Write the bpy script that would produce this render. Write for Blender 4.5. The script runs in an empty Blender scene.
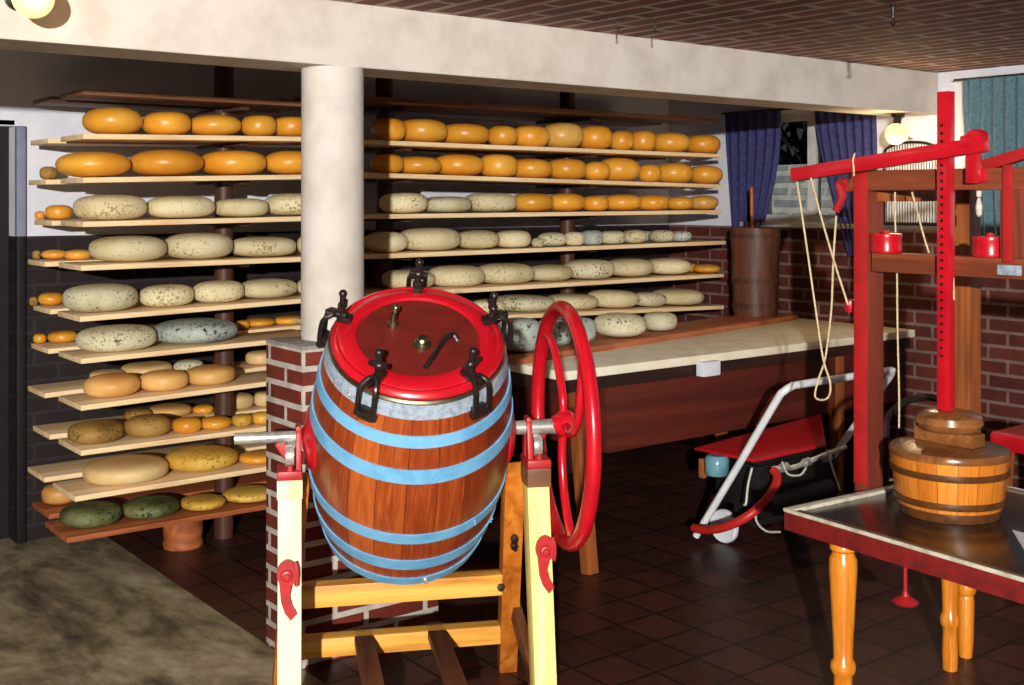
import bpy, bmesh, math, random
from mathutils import Vector, Matrix, Euler
random.seed(7)
C = bpy.context.scene.collection
PI = math.pi
R = math.radians

# ------------------------------------------------------------------ camera
F = 1160.0; PX0 = 512.0; HY = 200.0; CAMZ = 1.6
YAW = R(52.06)
CF, SF = math.cos(YAW), math.sin(YAW)
cam = bpy.data.cameras.new('camera')
cam.sensor_width = 36.0
cam.lens = F / 1024.0 * 36.0
cam.shift_y = -(342.5 - HY) / 1024.0
cam.clip_start = 0.05
camo = bpy.data.objects.new('camera', cam)
C.objects.link(camo)
camo.location = (0, 0, CAMZ)
camo.rotation_euler = (R(90), 0, YAW - R(90))
bpy.context.scene.camera = camo

def ray(px, py):
    k = (px - PX0) / F
    return (CF + k * SF, SF - k * CF, -(py - HY) / F)
def on_y(px, py, Y):
    r = ray(px, py); t = Y / r[1]
    return Vector((r[0] * t, Y, CAMZ + r[2] * t))
def on_x(px, py, X):
    r = ray(px, py); t = X / r[0]
    return Vector((X, r[1] * t, CAMZ + r[2] * t))
def on_z(px, py, Z):
    r = ray(px, py); t = (Z - CAMZ) / r[2]
    return Vector((r[0] * t, r[1] * t, Z))
def depth(x, y): return CF * x + SF * y

# ------------------------------------------------------------------ mesh helpers
def new(): return bmesh.new()

def add_box(bm, c, s, bev=0.0, M=None):
    r = bmesh.ops.create_cube(bm, size=1.0)
    vs = r['verts']
    for v in vs:
        v.co = Vector((v.co.x * s[0], v.co.y * s[1], v.co.z * s[2]))
    if bev > 0:
        es = list({e for v in vs for e in v.link_edges})
        rb = bmesh.ops.bevel(bm, geom=es, offset=bev, segments=2, profile=0.6, affect='EDGES')
        vs = list({v for f in rb['faces'] for v in f.verts} | {v for v in vs if v.is_valid})
    T = Matrix.Translation(Vector(c))
    if M is not None: T = T @ M
    for v in vs: v.co = T @ v.co
    return bm

def add_hexa(bm, p, bev=0.0):
    """eight corners: bottom loop of four then top loop of four"""
    vs = [bm.verts.new(Vector(q)) for q in p]
    for f in ((3, 2, 1, 0), (4, 5, 6, 7), (0, 1, 5, 4), (1, 2, 6, 5), (2, 3, 7, 6), (3, 0, 4, 7)):
        bm.faces.new([vs[i] for i in f])
    if bev > 0:
        es = list({e for v in vs for e in v.link_edges})
        bmesh.ops.bevel(bm, geom=es, offset=bev, segments=2, profile=0.6, affect='EDGES')
    return bm

def add_beam(bm, a, b, w, h, side=(1, 0, 0), bev=0.004):
    """bar from a to b, w across 'side', h across the third axis"""
    a = Vector(a); b = Vector(b); d = b - a; L = d.length; d.normalize()
    s = Vector(side); s = (s - d * s.dot(d)).normalized(); t = d.cross(s)
    M = Matrix((s, t, d)).transposed().to_4x4()
    add_box(bm, (a + b) / 2, (w, h, L), bev, M)
    return bm

def smooth_path(pts, n=8):
    pts = [Vector(p) for p in pts]; out = []
    P = [pts[0] * 2 - pts[1]] + pts + [pts[-1] * 2 - pts[-2]]
    for i in range(1, len(P) - 2):
        p0, p1, p2, p3 = P[i - 1], P[i], P[i + 1], P[i + 2]
        for k in range(n):
            t = k / n
            out.append(0.5 * (2 * p1 + (p2 - p0) * t + (2 * p0 - 5 * p1 + 4 * p2 - p3) * t * t + (3 * p1 - p0 - 3 * p2 + p3) * t ** 3))
    out.append(pts[-1]); return out

def add_tube(bm, pts, r, n=8, smooth=0, closed=False, caps=True):
    pts = [Vector(p) for p in pts]
    if smooth: pts = smooth_path(pts, smooth)
    m = len(pts); rings = []
    up = None
    for i, p in enumerate(pts):
        if closed: d = (pts[(i + 1) % m] - pts[i - 1]).normalized()
        else: d = (pts[min(i + 1, m - 1)] - pts[max(i - 1, 0)]).normalized()
        if up is None:
            up = Vector((0, 0, 1)) if abs(d.z) < 0.9 else Vector((1, 0, 0))
        s = up - d * up.dot(d)
        if s.length < 1e-5: s = d.orthogonal()
        s.normalize(); up = s; t = d.cross(s)
        rr = r[i] if isinstance(r, (list, tuple)) else r
        rings.append([bm.verts.new(p + (s * math.cos(2 * PI * k / n) + t * math.sin(2 * PI * k / n)) * rr) for k in range(n)])
    for i in range(m if closed else m - 1):
        A = rings[i]; B = rings[(i + 1) % m]
        for k in range(n):
            bm.faces.new((A[k], A[(k + 1) % n], B[(k + 1) % n], B[k]))
    if caps and not closed:
        bm.faces.new(rings[0][::-1]); bm.faces.new(rings[-1])
    return bm

def add_lathe(bm, prof, n=32, M=None, wob=None):
    """prof: list of (r, z), closed by poles when r == 0"""
    M = M or Matrix.Identity(4)
    rings = []
    for (r, z) in prof:
        if r < 1e-6: rings.append([bm.verts.new(M @ Vector((0, 0, z)))])
        else:
            ring = []
            for k in range(n):
                a = 2 * PI * k / n
                q = wob(a, z) if wob else 1.0
                ring.append(bm.verts.new(M @ Vector((r * q * math.cos(a), r * q * math.sin(a), z))))
            rings.append(ring)
    for A, B in zip(rings, rings[1:]):
        for k in range(n):
            k2 = (k + 1) % n
            if len(A) == 1 and len(B) == 1: continue
            if len(A) == 1: bm.faces.new((A[0], B[k2], B[k]))
            elif len(B) == 1: bm.faces.new((A[k], A[k2], B[0]))
            else: bm.faces.new((A[k], A[k2], B[k2], B[k]))
    return bm

def add_ring(bm, prof, n=48, M=None):
    """closed cross-section revolved (band, rim)"""
    M = M or Matrix.Identity(4); m = len(prof); cols = []
    for k in range(n):
        a = 2 * PI * k / n
        cols.append([bm.verts.new(M @ Vector((r * math.cos(a), r * math.sin(a), z))) for r, z in prof])
    for k in range(n):
        A = cols[k]; B = cols[(k + 1) % n]
        for i in range(m):
            j = (i + 1) % m
            bm.faces.new((A[i], A[j], B[j], B[i]))
    return bm

def add_prism(bm, poly, h, M=None):
    """poly in xy, extruded from z=0 to h, placed by M"""
    M = M or Matrix.Identity(4)
    a = [bm.verts.new(M @ Vector((x, y, 0))) for x, y in poly]
    b = [bm.verts.new(M @ Vector((x, y, h))) for x, y in poly]
    n = len(poly)
    bm.faces.new(a[::-1]); bm.faces.new(b)
    for i in range(n): bm.faces.new((a[i], a[(i + 1) % n], b[(i + 1) % n], b[i]))
    return bm

def add_ball(bm, c, r, s=(1, 1, 1), seg=16):
    q = bmesh.ops.create_uvsphere(bm, u_segments=seg, v_segments=max(8, seg // 2), radius=r)
    for v in q['verts']: v.co = Vector((v.co.x * s[0], v.co.y * s[1], v.co.z * s[2])) + Vector(c)
    return bm

def frame(z, x=None, o=(0, 0, 0)):
    z = Vector(z).normalized()
    x = Vector(x) if x else z.orthogonal()
    x = (x - z * x.dot(z)).normalized(); y = z.cross(x)
    M = Matrix((x, y, z)).transposed().to_4x4(); M.translation = Vector(o)
    return M

def obj(name, bm, mat, parent=None, loc=None, smooth=True, ang=40):
    """one mesh object; vertices given in the parent's frame; loc = its origin (vertices are made relative)"""
    bmesh.ops.recalc_face_normals(bm, faces=bm.faces[:])
    if loc is not None:
        for v in bm.verts: v.co -= Vector(loc)
    me = bpy.data.meshes.new(name); bm.to_mesh(me); bm.free()
    if mat: me.materials.append(mat)
    if smooth:
        for p in me.polygons: p.use_smooth = True
        try: me.set_sharp_from_angle(angle=R(ang))
        except Exception: pass
    o = bpy.data.objects.new(name, me); C.objects.link(o)
    if loc is not None: o.location = loc
    if parent is not None: o.parent = parent
    return o

def tag(o, label, cat, group=None, kind=None):
    o['label'] = label; o['category'] = cat
    if group: o['group'] = group
    if kind: o['kind'] = kind
    return o

def thing(name, label, cat, loc, rz=0.0, group=None):
    o = bpy.data.objects.new(name, None); C.objects.link(o)
    o.empty_display_size = 0.1
    o.location = loc; o.rotation_euler = (0, 0, rz)
    return tag(o, label, cat, group)

def struct(name, bm, mat, parent=None, smooth=False):
    o = obj(name, bm, mat, parent, smooth=smooth)
    if parent is None: o['kind'] = 'structure'
    return o

# ------------------------------------------------------------------ materials
def lin(c):
    return tuple(((v / 255) / 12.92 if v / 255 <= 0.04045 else ((v / 255 + 0.055) / 1.055) ** 2.4) for v in c) + (1.0,)

class NT:
    def __init__(s, name):
        s.m = bpy.data.materials.new(name); s.m.use_nodes = True
        s.t = s.m.node_tree; s.n = s.t.nodes; s.l = s.t.links
        s.b = s.n['Principled BSDF']
    def node(s, t, **kw):
        q = s.n.new(t)
        for k, v in kw.items(): setattr(q, k, v)
        return q
    def link(s, a, b): s.l.new(a, b)
    def coords(s, scale=(1, 1, 1), kind='Object', rot=(0, 0, 0)):
        tc = s.node('ShaderNodeTexCoord'); mp = s.node('ShaderNodeMapping')
        mp.inputs['Scale'].default_value = scale; mp.inputs['Rotation'].default_value = rot
        s.link(tc.outputs[kind], mp.inputs['Vector']); return mp.outputs['Vector']
    def noise(s, vec, scale, detail=4, rough=0.55, dist=0.0):
        q = s.node('ShaderNodeTexNoise')
        q.inputs['Scale'].default_value = scale; q.inputs['Detail'].default_value = detail
        q.inputs['Roughness'].default_value = rough; q.inputs['Distortion'].default_value = dist
        s.link(vec, q.inputs['Vector']); return q.outputs['Fac']
    def ramp(s, fac, stops):
        q = s.node('ShaderNodeValToRGB'); e = q.color_ramp.elements
        while len(e) > 1: e.remove(e[-1])
        e[0].position = stops[0][0]; e[0].color = lin(stops[0][1])
        for p, c in stops[1:]:
            k = e.new(p); k.color = lin(c)
        s.link(fac, q.inputs['Fac']); return q.outputs['Color']
    def mix(s, fac, a, b, mode='MIX'):
        q = s.node('ShaderNodeMix', data_type='RGBA', blend_type=mode)
        if isinstance(fac, (int, float)): q.inputs['Factor'].default_value = fac
        else: s.link(fac, q.inputs['Factor'])
        for v, i in ((a, 6), (b, 7)):
            if isinstance(v, tuple): q.inputs[i].default_value = lin(v)
            else: s.link(v, q.inputs[i])
        return q.outputs[2]
    def math(s, op, a, b=None):
        q = s.node('ShaderNodeMath', operation=op)
        for i, v in ((0, a), (1, b)):
            if v is None: continue
            if isinstance(v, (int, float)): q.inputs[i].default_value = v
            else: s.link(v, q.inputs[i])
        return q.outputs[0]
    def color(s, c):
        if isinstance(c, tuple): s.b.inputs['Base Color'].default_value = lin(c)
        else: s.link(c, s.b.inputs['Base Color'])
    def set(s, rough=0.5, metal=0.0, spec=0.5, coat=0.0):
        s.b.inputs['Roughness'].default_value = rough; s.b.inputs['Metallic'].default_value = metal
        s.b.inputs['Specular IOR Level'].default_value = spec; s.b.inputs['Coat Weight'].default_value = coat
        return s
    def bump(s, h, strength=0.3, dist=0.01):
        q = s.node('ShaderNodeBump'); q.inputs['Strength'].default_value = strength; q.inputs['Distance'].default_value = dist
        s.link(h, q.inputs['Height']); s.link(q.outputs['Normal'], s.b.inputs['Normal'])

def m_wood(name, dark, mid, light, axis='X', rough=0.55, scale=1.0, spec=0.4):
    t = NT(name)
    sc = {'X': (1.5, 22, 22), 'Y': (22, 1.5, 22), 'Z': (22, 22, 1.5)}[axis]
    v = t.coords(tuple(a * scale for a in sc))
    f = t.noise(v, 1.0, 6, 0.6, 0.6)
    t.color(t.ramp(f, [(0.28, dark), (0.5, mid), (0.72, light)]))
    t.set(rough, 0, spec); t.bump(f, 0.15, 0.003); return t.m

def m_paint(name, c, c2=None, rough=0.35, spec=0.5, scale=9, coat=0.0, b=0.06):
    t = NT(name); f = t.noise(t.coords(), scale, 5, 0.6)
    c2 = c2 or tuple(int(v * 0.8) for v in c)
    t.color(t.ramp(f, [(0.32, c2), (0.58, c)])); t.set(rough, 0, spec, coat); t.bump(f, b, 0.004); return t.m

def m_metal(name, c, rough=0.3):
    t = NT(name); f = t.noise(t.coords(), 30, 4, 0.6)
    t.color(t.ramp(f, [(0.3, tuple(int(v * 0.72) for v in c)), (0.65, c)])); t.set(rough, 1.0); return t.m

def m_brick(name, c1, c2, mortar, w, h, ms, mode='wall', bump=0.5, rough=0.75, offset=0.5, ang=0.0):
    t = NT(name)
    tc = t.node('ShaderNodeTexCoord'); sp = t.node('ShaderNodeSeparateXYZ'); cb = t.node('ShaderNodeCombineXYZ')
    t.link(tc.outputs['Object'], sp.inputs[0])
    if mode == 'wall':
        t.link(t.math('ADD', sp.outputs['X'], sp.outputs['Y']), cb.inputs['X']); t.link(sp.outputs['Z'], cb.inputs['Y'])
    elif mode == 'flatY':
        t.link(sp.outputs['Y'], cb.inputs['X']); t.link(sp.outputs['X'], cb.inputs['Y'])
    else:
        t.link(sp.outputs['X'], cb.inputs['X']); t.link(sp.outputs['Y'], cb.inputs['Y'])
    q = t.node('ShaderNodeTexBrick'); q.offset = offset
    t.link(cb.outputs[0], q.inputs['Vector'])
    q.inputs['Color1'].default_value = lin(c1); q.inputs['Color2'].default_value = lin(c2); q.inputs['Mortar'].default_value = lin(mortar)
    q.inputs['Scale'].default_value = 1.0; q.inputs['Brick Width'].default_value = w; q.inputs['Row Height'].default_value = h
    q.inputs['Mortar Size'].default_value = ms; q.inputs['Mortar Smooth'].default_value = 0.15; q.inputs['Bias'].default_value = 0.0
    f = t.noise(tc.outputs['Object'], 14, 6, 0.65)
    col = t.mix(0.65, q.outputs['Color'], t.ramp(f, [(0.25, (120, 120, 120)), (0.7, (255, 255, 255))]), 'MULTIPLY')
    t.color(col); t.set(rough, 0, 0.3)
    t.bump(t.math('ADD', t.math('MULTIPLY', q.outputs['Fac'], -1.0), t.math('MULTIPLY', f, 0.3)), bump, 0.006)
    return t, q

def m_emit(name, c, s):
    t = NT(name); t.color(c); t.b.inputs['Emission Color'].default_value = lin(c); t.b.inputs['Emission Strength'].default_value = s
    return t.m

M_plaster = m_paint('white_plaster', (214, 206, 196), (196, 187, 176), 0.85, 0.2, 6)
M_wallwhite = m_paint('whitewash', (226, 228, 236), (210, 213, 224), 0.9, 0.15, 4)
M_column = m_paint('column_plaster', (210, 203, 195), (192, 183, 172), 0.8, 0.2, 5, b=0.15)
M_plank = m_wood('pale_plank', (206, 168, 118), (238, 208, 160), (248, 226, 186), 'X', 0.6)
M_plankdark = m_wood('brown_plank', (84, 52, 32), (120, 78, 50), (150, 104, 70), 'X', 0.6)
M_plankred = m_wood('red_brown_plank', (110, 54, 26), (160, 88, 46), (186, 112, 64), 'X', 0.55)
M_post = m_wood('dark_post', (52, 30, 20), (74, 44, 30), (94, 58, 42), 'Z', 0.5)
M_red = m_paint('red_paint', (192, 18, 34), (174, 12, 28), 0.28, 0.5, 8, 0.3)
M_redframe = m_paint('press_red_paint', (176, 34, 36), (150, 30, 30), 0.45, 0.4, 14)
M_redbrown = m_wood('press_redbrown', (92, 42, 26), (124, 60, 36), (146, 76, 46), 'Y', 0.5)
M_redbrownZ = m_wood('press_redbrown_upright', (92, 40, 28), (120, 52, 36), (140, 66, 44), 'Z', 0.5)
M_brownpost = m_wood('press_brown', (104, 54, 24), (146, 80, 38), (170, 100, 50), 'Z', 0.5)
M_cream = m_wood('cream_wood', (226, 196, 96), (246, 226, 140), (250, 238, 184), 'Z', 0.5, 0.8)
M_creamlit = m_wood('lit_cream_wood', (232, 208, 140), (244, 230, 182), (248, 240, 214), 'Z', 0.5, 0.8)  # paler copy of the cream wood, strong light on the left leg painted in
M_orangewood = m_wood('orange_wood', (146, 74, 20), (196, 112, 34), (222, 146, 60), 'Z', 0.45)
M_railwood = m_wood('rail_wood', (170, 106, 36), (222, 160, 64), (238, 190, 96), 'X', 0.45)
M_darkboard = m_wood('dark_board', (62, 32, 18), (92, 52, 32), (116, 72, 48), 'Y', 0.55)
M_iron = m_paint('black_iron', (34, 26, 24), (20, 15, 14), 0.35, 0.6, 40)
M_steel = m_metal('steel', (206, 208, 200), 0.38); M_steel.node_tree.nodes['Principled BSDF'].inputs['Metallic'].default_value = 0.6
M_silver = m_paint('silver_paint', (232, 236, 238), (214, 220, 224), 0.35, 0.5)
M_brass = m_metal('dull_brass', (176, 170, 140), 0.35)
M_blue = m_paint('band_blue', (116, 178, 216), (90, 156, 202), 0.42, 0.4, 14)
M_zinc = m_paint('zinc_band', (158, 172, 186), (116, 130, 146), 0.5, 0.4, 60)
M_lid = m_paint('lid_brown', (108, 30, 24), (92, 24, 20), 0.5, 0.4, 20)
M_black = m_paint('black_paint', (26, 24, 25), (16, 15, 16), 0.5, 0.4, 20)
M_rope = m_paint('rope', (214, 198, 160), (176, 158, 120), 0.9, 0.1, 120)
M_cord = m_paint('white_cord', (206, 204, 194), (170, 168, 158), 0.6, 0.3, 60)
M_hose = m_paint('red_hose', (186, 40, 34), (160, 30, 28), 0.4, 0.4, 20)
M_card = m_paint('white_box', (224, 228, 236), (212, 216, 226), 0.5, 0.3)
M_tealcurt = m_paint('teal_cloth', (98, 126, 138), (78, 106, 118), 0.9, 0.1, 60)
M_bluecurt = m_paint('blue_cloth', (64, 66, 110), (48, 48, 88), 0.9, 0.1, 60)
M_benchtop = m_paint('bench_top', (242, 236, 214), (226, 216, 188), 0.6, 0.3, 7)
M_bench = m_wood('bench_panel', (58, 20, 14), (84, 32, 22), (104, 44, 30), 'X', 0.5, 0.5)
M_benchdark = m_wood('bench_rail', (30, 14, 12), (44, 22, 17), (58, 30, 22), 'X', 0.6, 0.5)
M_board = m_wood('bench_board', (120, 62, 36), (168, 98, 60), (190, 120, 80), 'X', 0.55)
M_apron = m_paint('table_apron', (128, 32, 32), (92, 28, 26), 0.4, 0.4, 16)
M_rimglint = m_paint('table_rim_glint', (206, 202, 184), (160, 160, 132), 0.35, 0.5, 24)  # raised table edge; the pale colour paints in its wet highlight
M_border = m_wood('table_border', (70, 52, 40), (104, 82, 64), (128, 104, 84), 'Y', 0.4)
M_leg = m_wood('varnished_leg', (170, 88, 20), (214, 128, 36), (236, 164, 62), 'Z', 0.25, 0.7, 0.6)
M_frame = m_paint('window_frame', (206, 208, 204), (180, 184, 182), 0.5, 0.3)
M_jamb = m_paint('door_jamb', (132, 136, 158), (116, 120, 144), 0.6, 0.3)
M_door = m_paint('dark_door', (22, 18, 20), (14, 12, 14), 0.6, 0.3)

t = NT('wet_tabletop'); f = t.noise(t.coords((1, 1, 1)), 7, 6, 0.65)
t.color(t.ramp(f, [(0.3, (22, 17, 15)), (0.55, (44, 33, 28)), (0.75, (72, 62, 54))])); t.set(0.22, 0, 0.5); M_tabletop = t.m

def m_staves(name, n, dark, mid, light, line, rough=0.4):
    t = NT(name); tc = t.node('ShaderNodeTexCoord'); sp = t.node('ShaderNodeSeparateXYZ'); t.link(tc.outputs['Object'], sp.inputs[0])
    a = t.math('MULTIPLY', t.math('ARCTAN2', sp.outputs['Y'], sp.outputs['X']), n / (2 * PI))
    fl = t.math('FLOOR', a); fr = t.math('FRACT', a)
    w = t.node('ShaderNodeTexWhiteNoise', noise_dimensions='1D'); t.link(fl, w.inputs['W'])
    cb = t.node('ShaderNodeCombineXYZ'); t.link(t.math('MULTIPLY', a, 6.0), cb.inputs['X']); t.link(t.math('MULTIPLY', sp.outputs['Z'], 5.0), cb.inputs['Y']); t.link(t.math('MULTIPLY', fl, 3.7), cb.inputs['Z'])
    g = t.noise(cb.outputs[0], 1.3, 6, 0.65, 0.8)
    k = t.math('ADD', t.math('MULTIPLY', g, 0.62), t.math('MULTIPLY', w.outputs['Value'], 0.38))
    col = t.ramp(k, [(0.25, dark), (0.5, mid), (0.75, light)])
    edge = t.math('LESS_THAN', t.math('ABSOLUTE', t.math('SUBTRACT', fr, 0.5)), 0.487)
    col = t.mix(edge, line, col)
    t.color(col); t.set(rough, 0, 0.5); t.bump(edge, 0.25, 0.002); return t.m
M_barrel = m_staves('barrel_staves', 22, (92, 32, 12), (138, 56, 22), (190, 98, 38), (84, 31, 13), 0.32)
M_oldtub = m_staves('old_staves', 14, (52, 28, 20), (84, 46, 32), (112, 66, 46), (34, 18, 14), 0.5)
M_tub = m_staves('mould_staves', 18, (150, 78, 20), (196, 112, 34), (222, 148, 56), (110, 58, 20), 0.28)
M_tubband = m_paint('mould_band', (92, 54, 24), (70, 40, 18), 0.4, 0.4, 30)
M_lidwood = m_wood('mould_lid', (92, 54, 26), (132, 82, 42), (166, 112, 64), 'X', 0.25, 0.7, 0.6)

def m_cheese(name, base, dark, light, speck=None, sp_scale=40, sp_lo=0.62, rough=0.4, spec=0.5, bump=0.1, scale=5, patch=None):
    t = NT(name); oi = t.node('ShaderNodeObjectInfo')
    tc = t.node('ShaderNodeTexCoord'); ad = t.node('ShaderNodeVectorMath', operation='ADD')
    cb = t.node('ShaderNodeCombineXYZ'); rr = t.math('MULTIPLY', oi.outputs['Random'], 40.0)
    for i in range(3): t.link(rr, cb.inputs[i])
    t.link(tc.outputs['Object'], ad.inputs[0]); t.link(cb.outputs[0], ad.inputs[1]); v = ad.outputs[0]
    f = t.noise(v, scale, 6, 0.6)
    col = t.ramp(f, [(0.3, dark), (0.5, base), (0.72, light)])
    h = f
    if patch:
        p = t.noise(v, 9, 5, 0.7); col = t.mix(t.ramp(p, [(0.5, (0, 0, 0)), (0.66, (255, 255, 255))]), col, patch)
    if speck:
        s = t.noise(v, sp_scale, 3, 0.6)
        s2 = t.noise(v, 6, 2, 0.5)
        k = t.math('ADD', t.math('MULTIPLY', s, 0.75), t.math('MULTIPLY', s2, 0.35))
        rm = t.node('ShaderNodeMapRange'); rm.inputs['From Min'].default_value = sp_lo; rm.inputs['From Max'].default_value = sp_lo + 0.07
        t.link(k, rm.inputs['Value']); col = t.mix(rm.outputs[0], col, speck); h = k
    hs = t.node('ShaderNodeHueSaturation')
    rv = t.node('ShaderNodeMapRange'); rv.inputs['To Min'].default_value = 0.86; rv.inputs['To Max'].default_value = 1.08
    t.link(oi.outputs['Random'], rv.inputs['Value']); t.link(rv.outputs[0], hs.inputs['Value']); t.link(col, hs.inputs['Color'])
    t.color(hs.outputs['Color']); t.set(rough, 0, spec); t.bump(h, bump, 0.004); return t.m
CH = {
 'O': (m_cheese('cheese_orange', (226, 158, 48), (210, 134, 32), (236, 178, 68), rough=0.36), 'glossy orange'),
 'Y': (m_cheese('cheese_yellow', (224, 176, 86), (206, 150, 60), (234, 194, 110), rough=0.4), 'pale yellow'),
 'C': (m_cheese('cheese_cream', (216, 204, 164), (198, 182, 136), (228, 218, 184), (156, 140, 96), 80, 0.60, 0.7, 0.2, 0.3), 'cream mottled'),
 'K': (m_cheese('cheese_speckled', (206, 200, 166), (180, 172, 132), (222, 218, 190), (88, 86, 64), 80, 0.60, 0.75, 0.2, 0.3), 'dark speckled cream'),
 'B': (m_cheese('cheese_blue_mould', (166, 176, 168), (124, 136, 132), (200, 206, 192), (62, 68, 64), 60, 0.605, 0.8, 0.2, 0.3), 'blue-grey mouldy'),
 'G': (m_cheese('cheese_green_mould', (84, 90, 48), (48, 56, 34), (128, 128, 72), (36, 42, 28), 55, 0.60, 0.6, 0.3, 0.25, patch=(112, 120, 86)), 'dark green mouldy'),
 'T': (m_cheese('cheese_tan', (218, 166, 92), (194, 134, 62), (232, 186, 116), rough=0.5), 'smooth tan'),
 'M': (m_cheese('cheese_brown_mottled', (166, 126, 62), (128, 90, 38), (190, 154, 88), (98, 82, 40), 70, 0.60, 0.55, 0.3, 0.25), 'brown mottled'),
 'W': (m_cheese('cheese_yellow_mottled', (208, 166, 66), (180, 132, 42), (224, 188, 94), (130, 110, 50), 60, 0.61, 0.5, 0.35, 0.2), 'yellow mottled'),
 'P': (m_cheese('cheese_pale', (224, 192, 132), (204, 164, 100), (236, 212, 160), rough=0.5), 'pale tan'),
}

# ------------------------------------------------------------------ room
XW, YW, CEIL = 5.82, 5.69, 2.305
DADO = 1.43
bt, bq = m_brick('quarry_tiles', (84, 48, 40), (64, 38, 32), (30, 20, 18), 0.2, 0.2, 0.006, 'flat', 0.25, 0.4, 0.0); M_tiles = bt.m
bt.b.inputs['Roughness'].default_value = 0.42
bt, bq = m_brick('ceiling_bricks', (158, 100, 84), (132, 82, 68), (214, 198, 184), 0.38, 0.11, 0.016, 'flatY', 0.5, 0.8); M_ceil = bt.m
bt, bq = m_brick('dado_bricks', (104, 48, 38), (84, 38, 32), (130, 104, 98), 0.22, 0.075, 0.009, 'wall', 0.5, 0.7); M_dado = bt.m
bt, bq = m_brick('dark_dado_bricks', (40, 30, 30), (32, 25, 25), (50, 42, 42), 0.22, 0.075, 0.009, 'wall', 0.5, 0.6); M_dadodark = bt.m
bt, bq = m_brick('pier_bricks', (126, 50, 34), (96, 36, 26), (204, 194, 184), 0.25, 0.0668, 0.011, 'wall', 0.6, 0.7); M_pier = bt.m
t = NT('worn_concrete'); v = t.coords((1, 0.45, 1)); f = t.noise(v, 3.2, 8, 0.68, 0.5); g = t.noise(v, 14, 4, 0.6)
k = t.math('ADD', t.math('MULTIPLY', f, 0.75), t.math('MULTIPLY', g, 0.25))
t.color(t.ramp(k, [(0.36, (58, 52, 46)), (0.46, (112, 100, 78)), (0.56, (158, 146, 116)), (0.68, (190, 184, 160))])); t.set(0.75, 0, 0.25); t.bump(k, 0.3, 0.01); M_conc = t.m
M_capmortar = m_paint('mortar_cap', (150, 146, 140), (120, 116, 110), 0.85, 0.2, 30)

bm = new(); add_box(bm, (4.4, 2.3, -0.05), (5.06, 7.0, 0.1)); struct('floor', bm, M_tiles)
bm = new(); add_box(bm, (-0.065, 2.3, -0.05), (3.87, 7.0, 0.1)); struct('floor_walkway', bm, M_conc)
bm = new(); add_box(bm, (1.5, 1.2, CEIL + 0.05), (9.0, 9.6, 0.1)); struct('ceiling', bm, M_ceil)
# long concrete beam carried by the column
bm = new(); add_box(bm, (2.6, 3.75, (2.075 + CEIL) / 2), (6.44, 0.26, CEIL - 2.075), 0.006); struct('trim_1', bm, M_plaster)
# back wall (behind the shelves): brick dado, white above, dark doorway far left
DX0, DX1, DZ = 0.62, 1.50, 1.945
bm = new(); add_box(bm, ((DX1 + XW) / 2 + 0.1, YW + 0.08, (DADO + CEIL) / 2), (XW - DX1 + 0.2, 0.16, CEIL - DADO))
add_box(bm, ((DX0 + DX1) / 2, YW + 0.08, (DZ + CEIL) / 2), (DX1 - DX0, 0.16, CEIL - DZ))
add_box(bm, (DX0 - 0.7, YW + 0.08, (DADO + CEIL) / 2), (1.4, 0.16, CEIL - DADO)); struct('wall_back', bm, M_wallwhite)
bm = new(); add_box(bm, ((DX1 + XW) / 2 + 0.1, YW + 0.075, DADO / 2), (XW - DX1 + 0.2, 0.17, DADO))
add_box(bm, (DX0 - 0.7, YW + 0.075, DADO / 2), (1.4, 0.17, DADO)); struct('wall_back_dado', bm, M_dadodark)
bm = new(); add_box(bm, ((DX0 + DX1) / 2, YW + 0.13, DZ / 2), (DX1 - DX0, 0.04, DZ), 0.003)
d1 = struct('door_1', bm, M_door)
bm = new(); [add_box(bm, (x_, YW - 0.012, (DADO + DZ) / 2), (0.04, 0.04, DZ - DADO), 0.004) for x_ in (DX1 + 0.018, DX0 - 0.018)]
add_box(bm, ((DX0 + DX1) / 2, YW + 0.02, DZ + 0.015), (DX1 - DX0, 0.04, 0.03), 0.004); obj('door_frame', bm, M_jamb, d1)
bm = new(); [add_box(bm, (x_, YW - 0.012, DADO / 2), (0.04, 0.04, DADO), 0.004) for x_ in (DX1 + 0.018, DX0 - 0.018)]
obj('frame_shade', bm, M_door, d1)  # lower jamb coloured dark, painting in the gloom it fades into
bm = new(); add_tube(bm, [(DX1 - 0.09, YW + 0.11, 1.02), (DX1 - 0.09, YW + 0.05, 1.02), (DX1 - 0.2, YW + 0.05, 1.02)], 0.01, 8); obj('door_handle', bm, M_iron, d1)
# far wall with the window
WY0, WY1, WZ0, WZ1 = 4.02, 4.95, 1.462, 2.14
Y_END = -0.6
def far_panel(bm, y0, y1, z0, z1, x0=XW, th=0.2): add_box(bm, (x0 + th / 2, (y0 + y1) / 2, (z0 + z1) / 2), (th, y1 - y0, z1 - z0))
bm = new()
far_panel(bm, Y_END, WY0, DADO, CEIL); far_panel(bm, WY1, YW, DADO, CEIL); far_panel(bm, WY0, WY1, DADO, WZ0); far_panel(bm, WY0, WY1, WZ1, CEIL)
struct('wall_far', bm, M_wallwhite)
bm = new(); far_panel(bm, Y_END, YW, 0, DADO, XW - 0.01, 0.21); struct('wall_far_dado', bm, M_dado)
t = NT('window_glass'); t.color((240, 244, 244)); t.set(0.02, 0, 0.5); t.b.inputs['Transmission Weight'].default_value = 1.0; t.b.inputs['IOR'].default_value = 1.02; M_glass = t.m
bm = new(); cy = (WY0 + WY1) / 2
for y in (WY0 + 0.025, WY1 - 0.025, 4.505): add_box(bm, (XW + 0.06, y, (WZ0 + WZ1) / 2), (0.06, 0.05 if y != 4.505 else 0.06, WZ1 - WZ0), 0.004)
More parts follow.
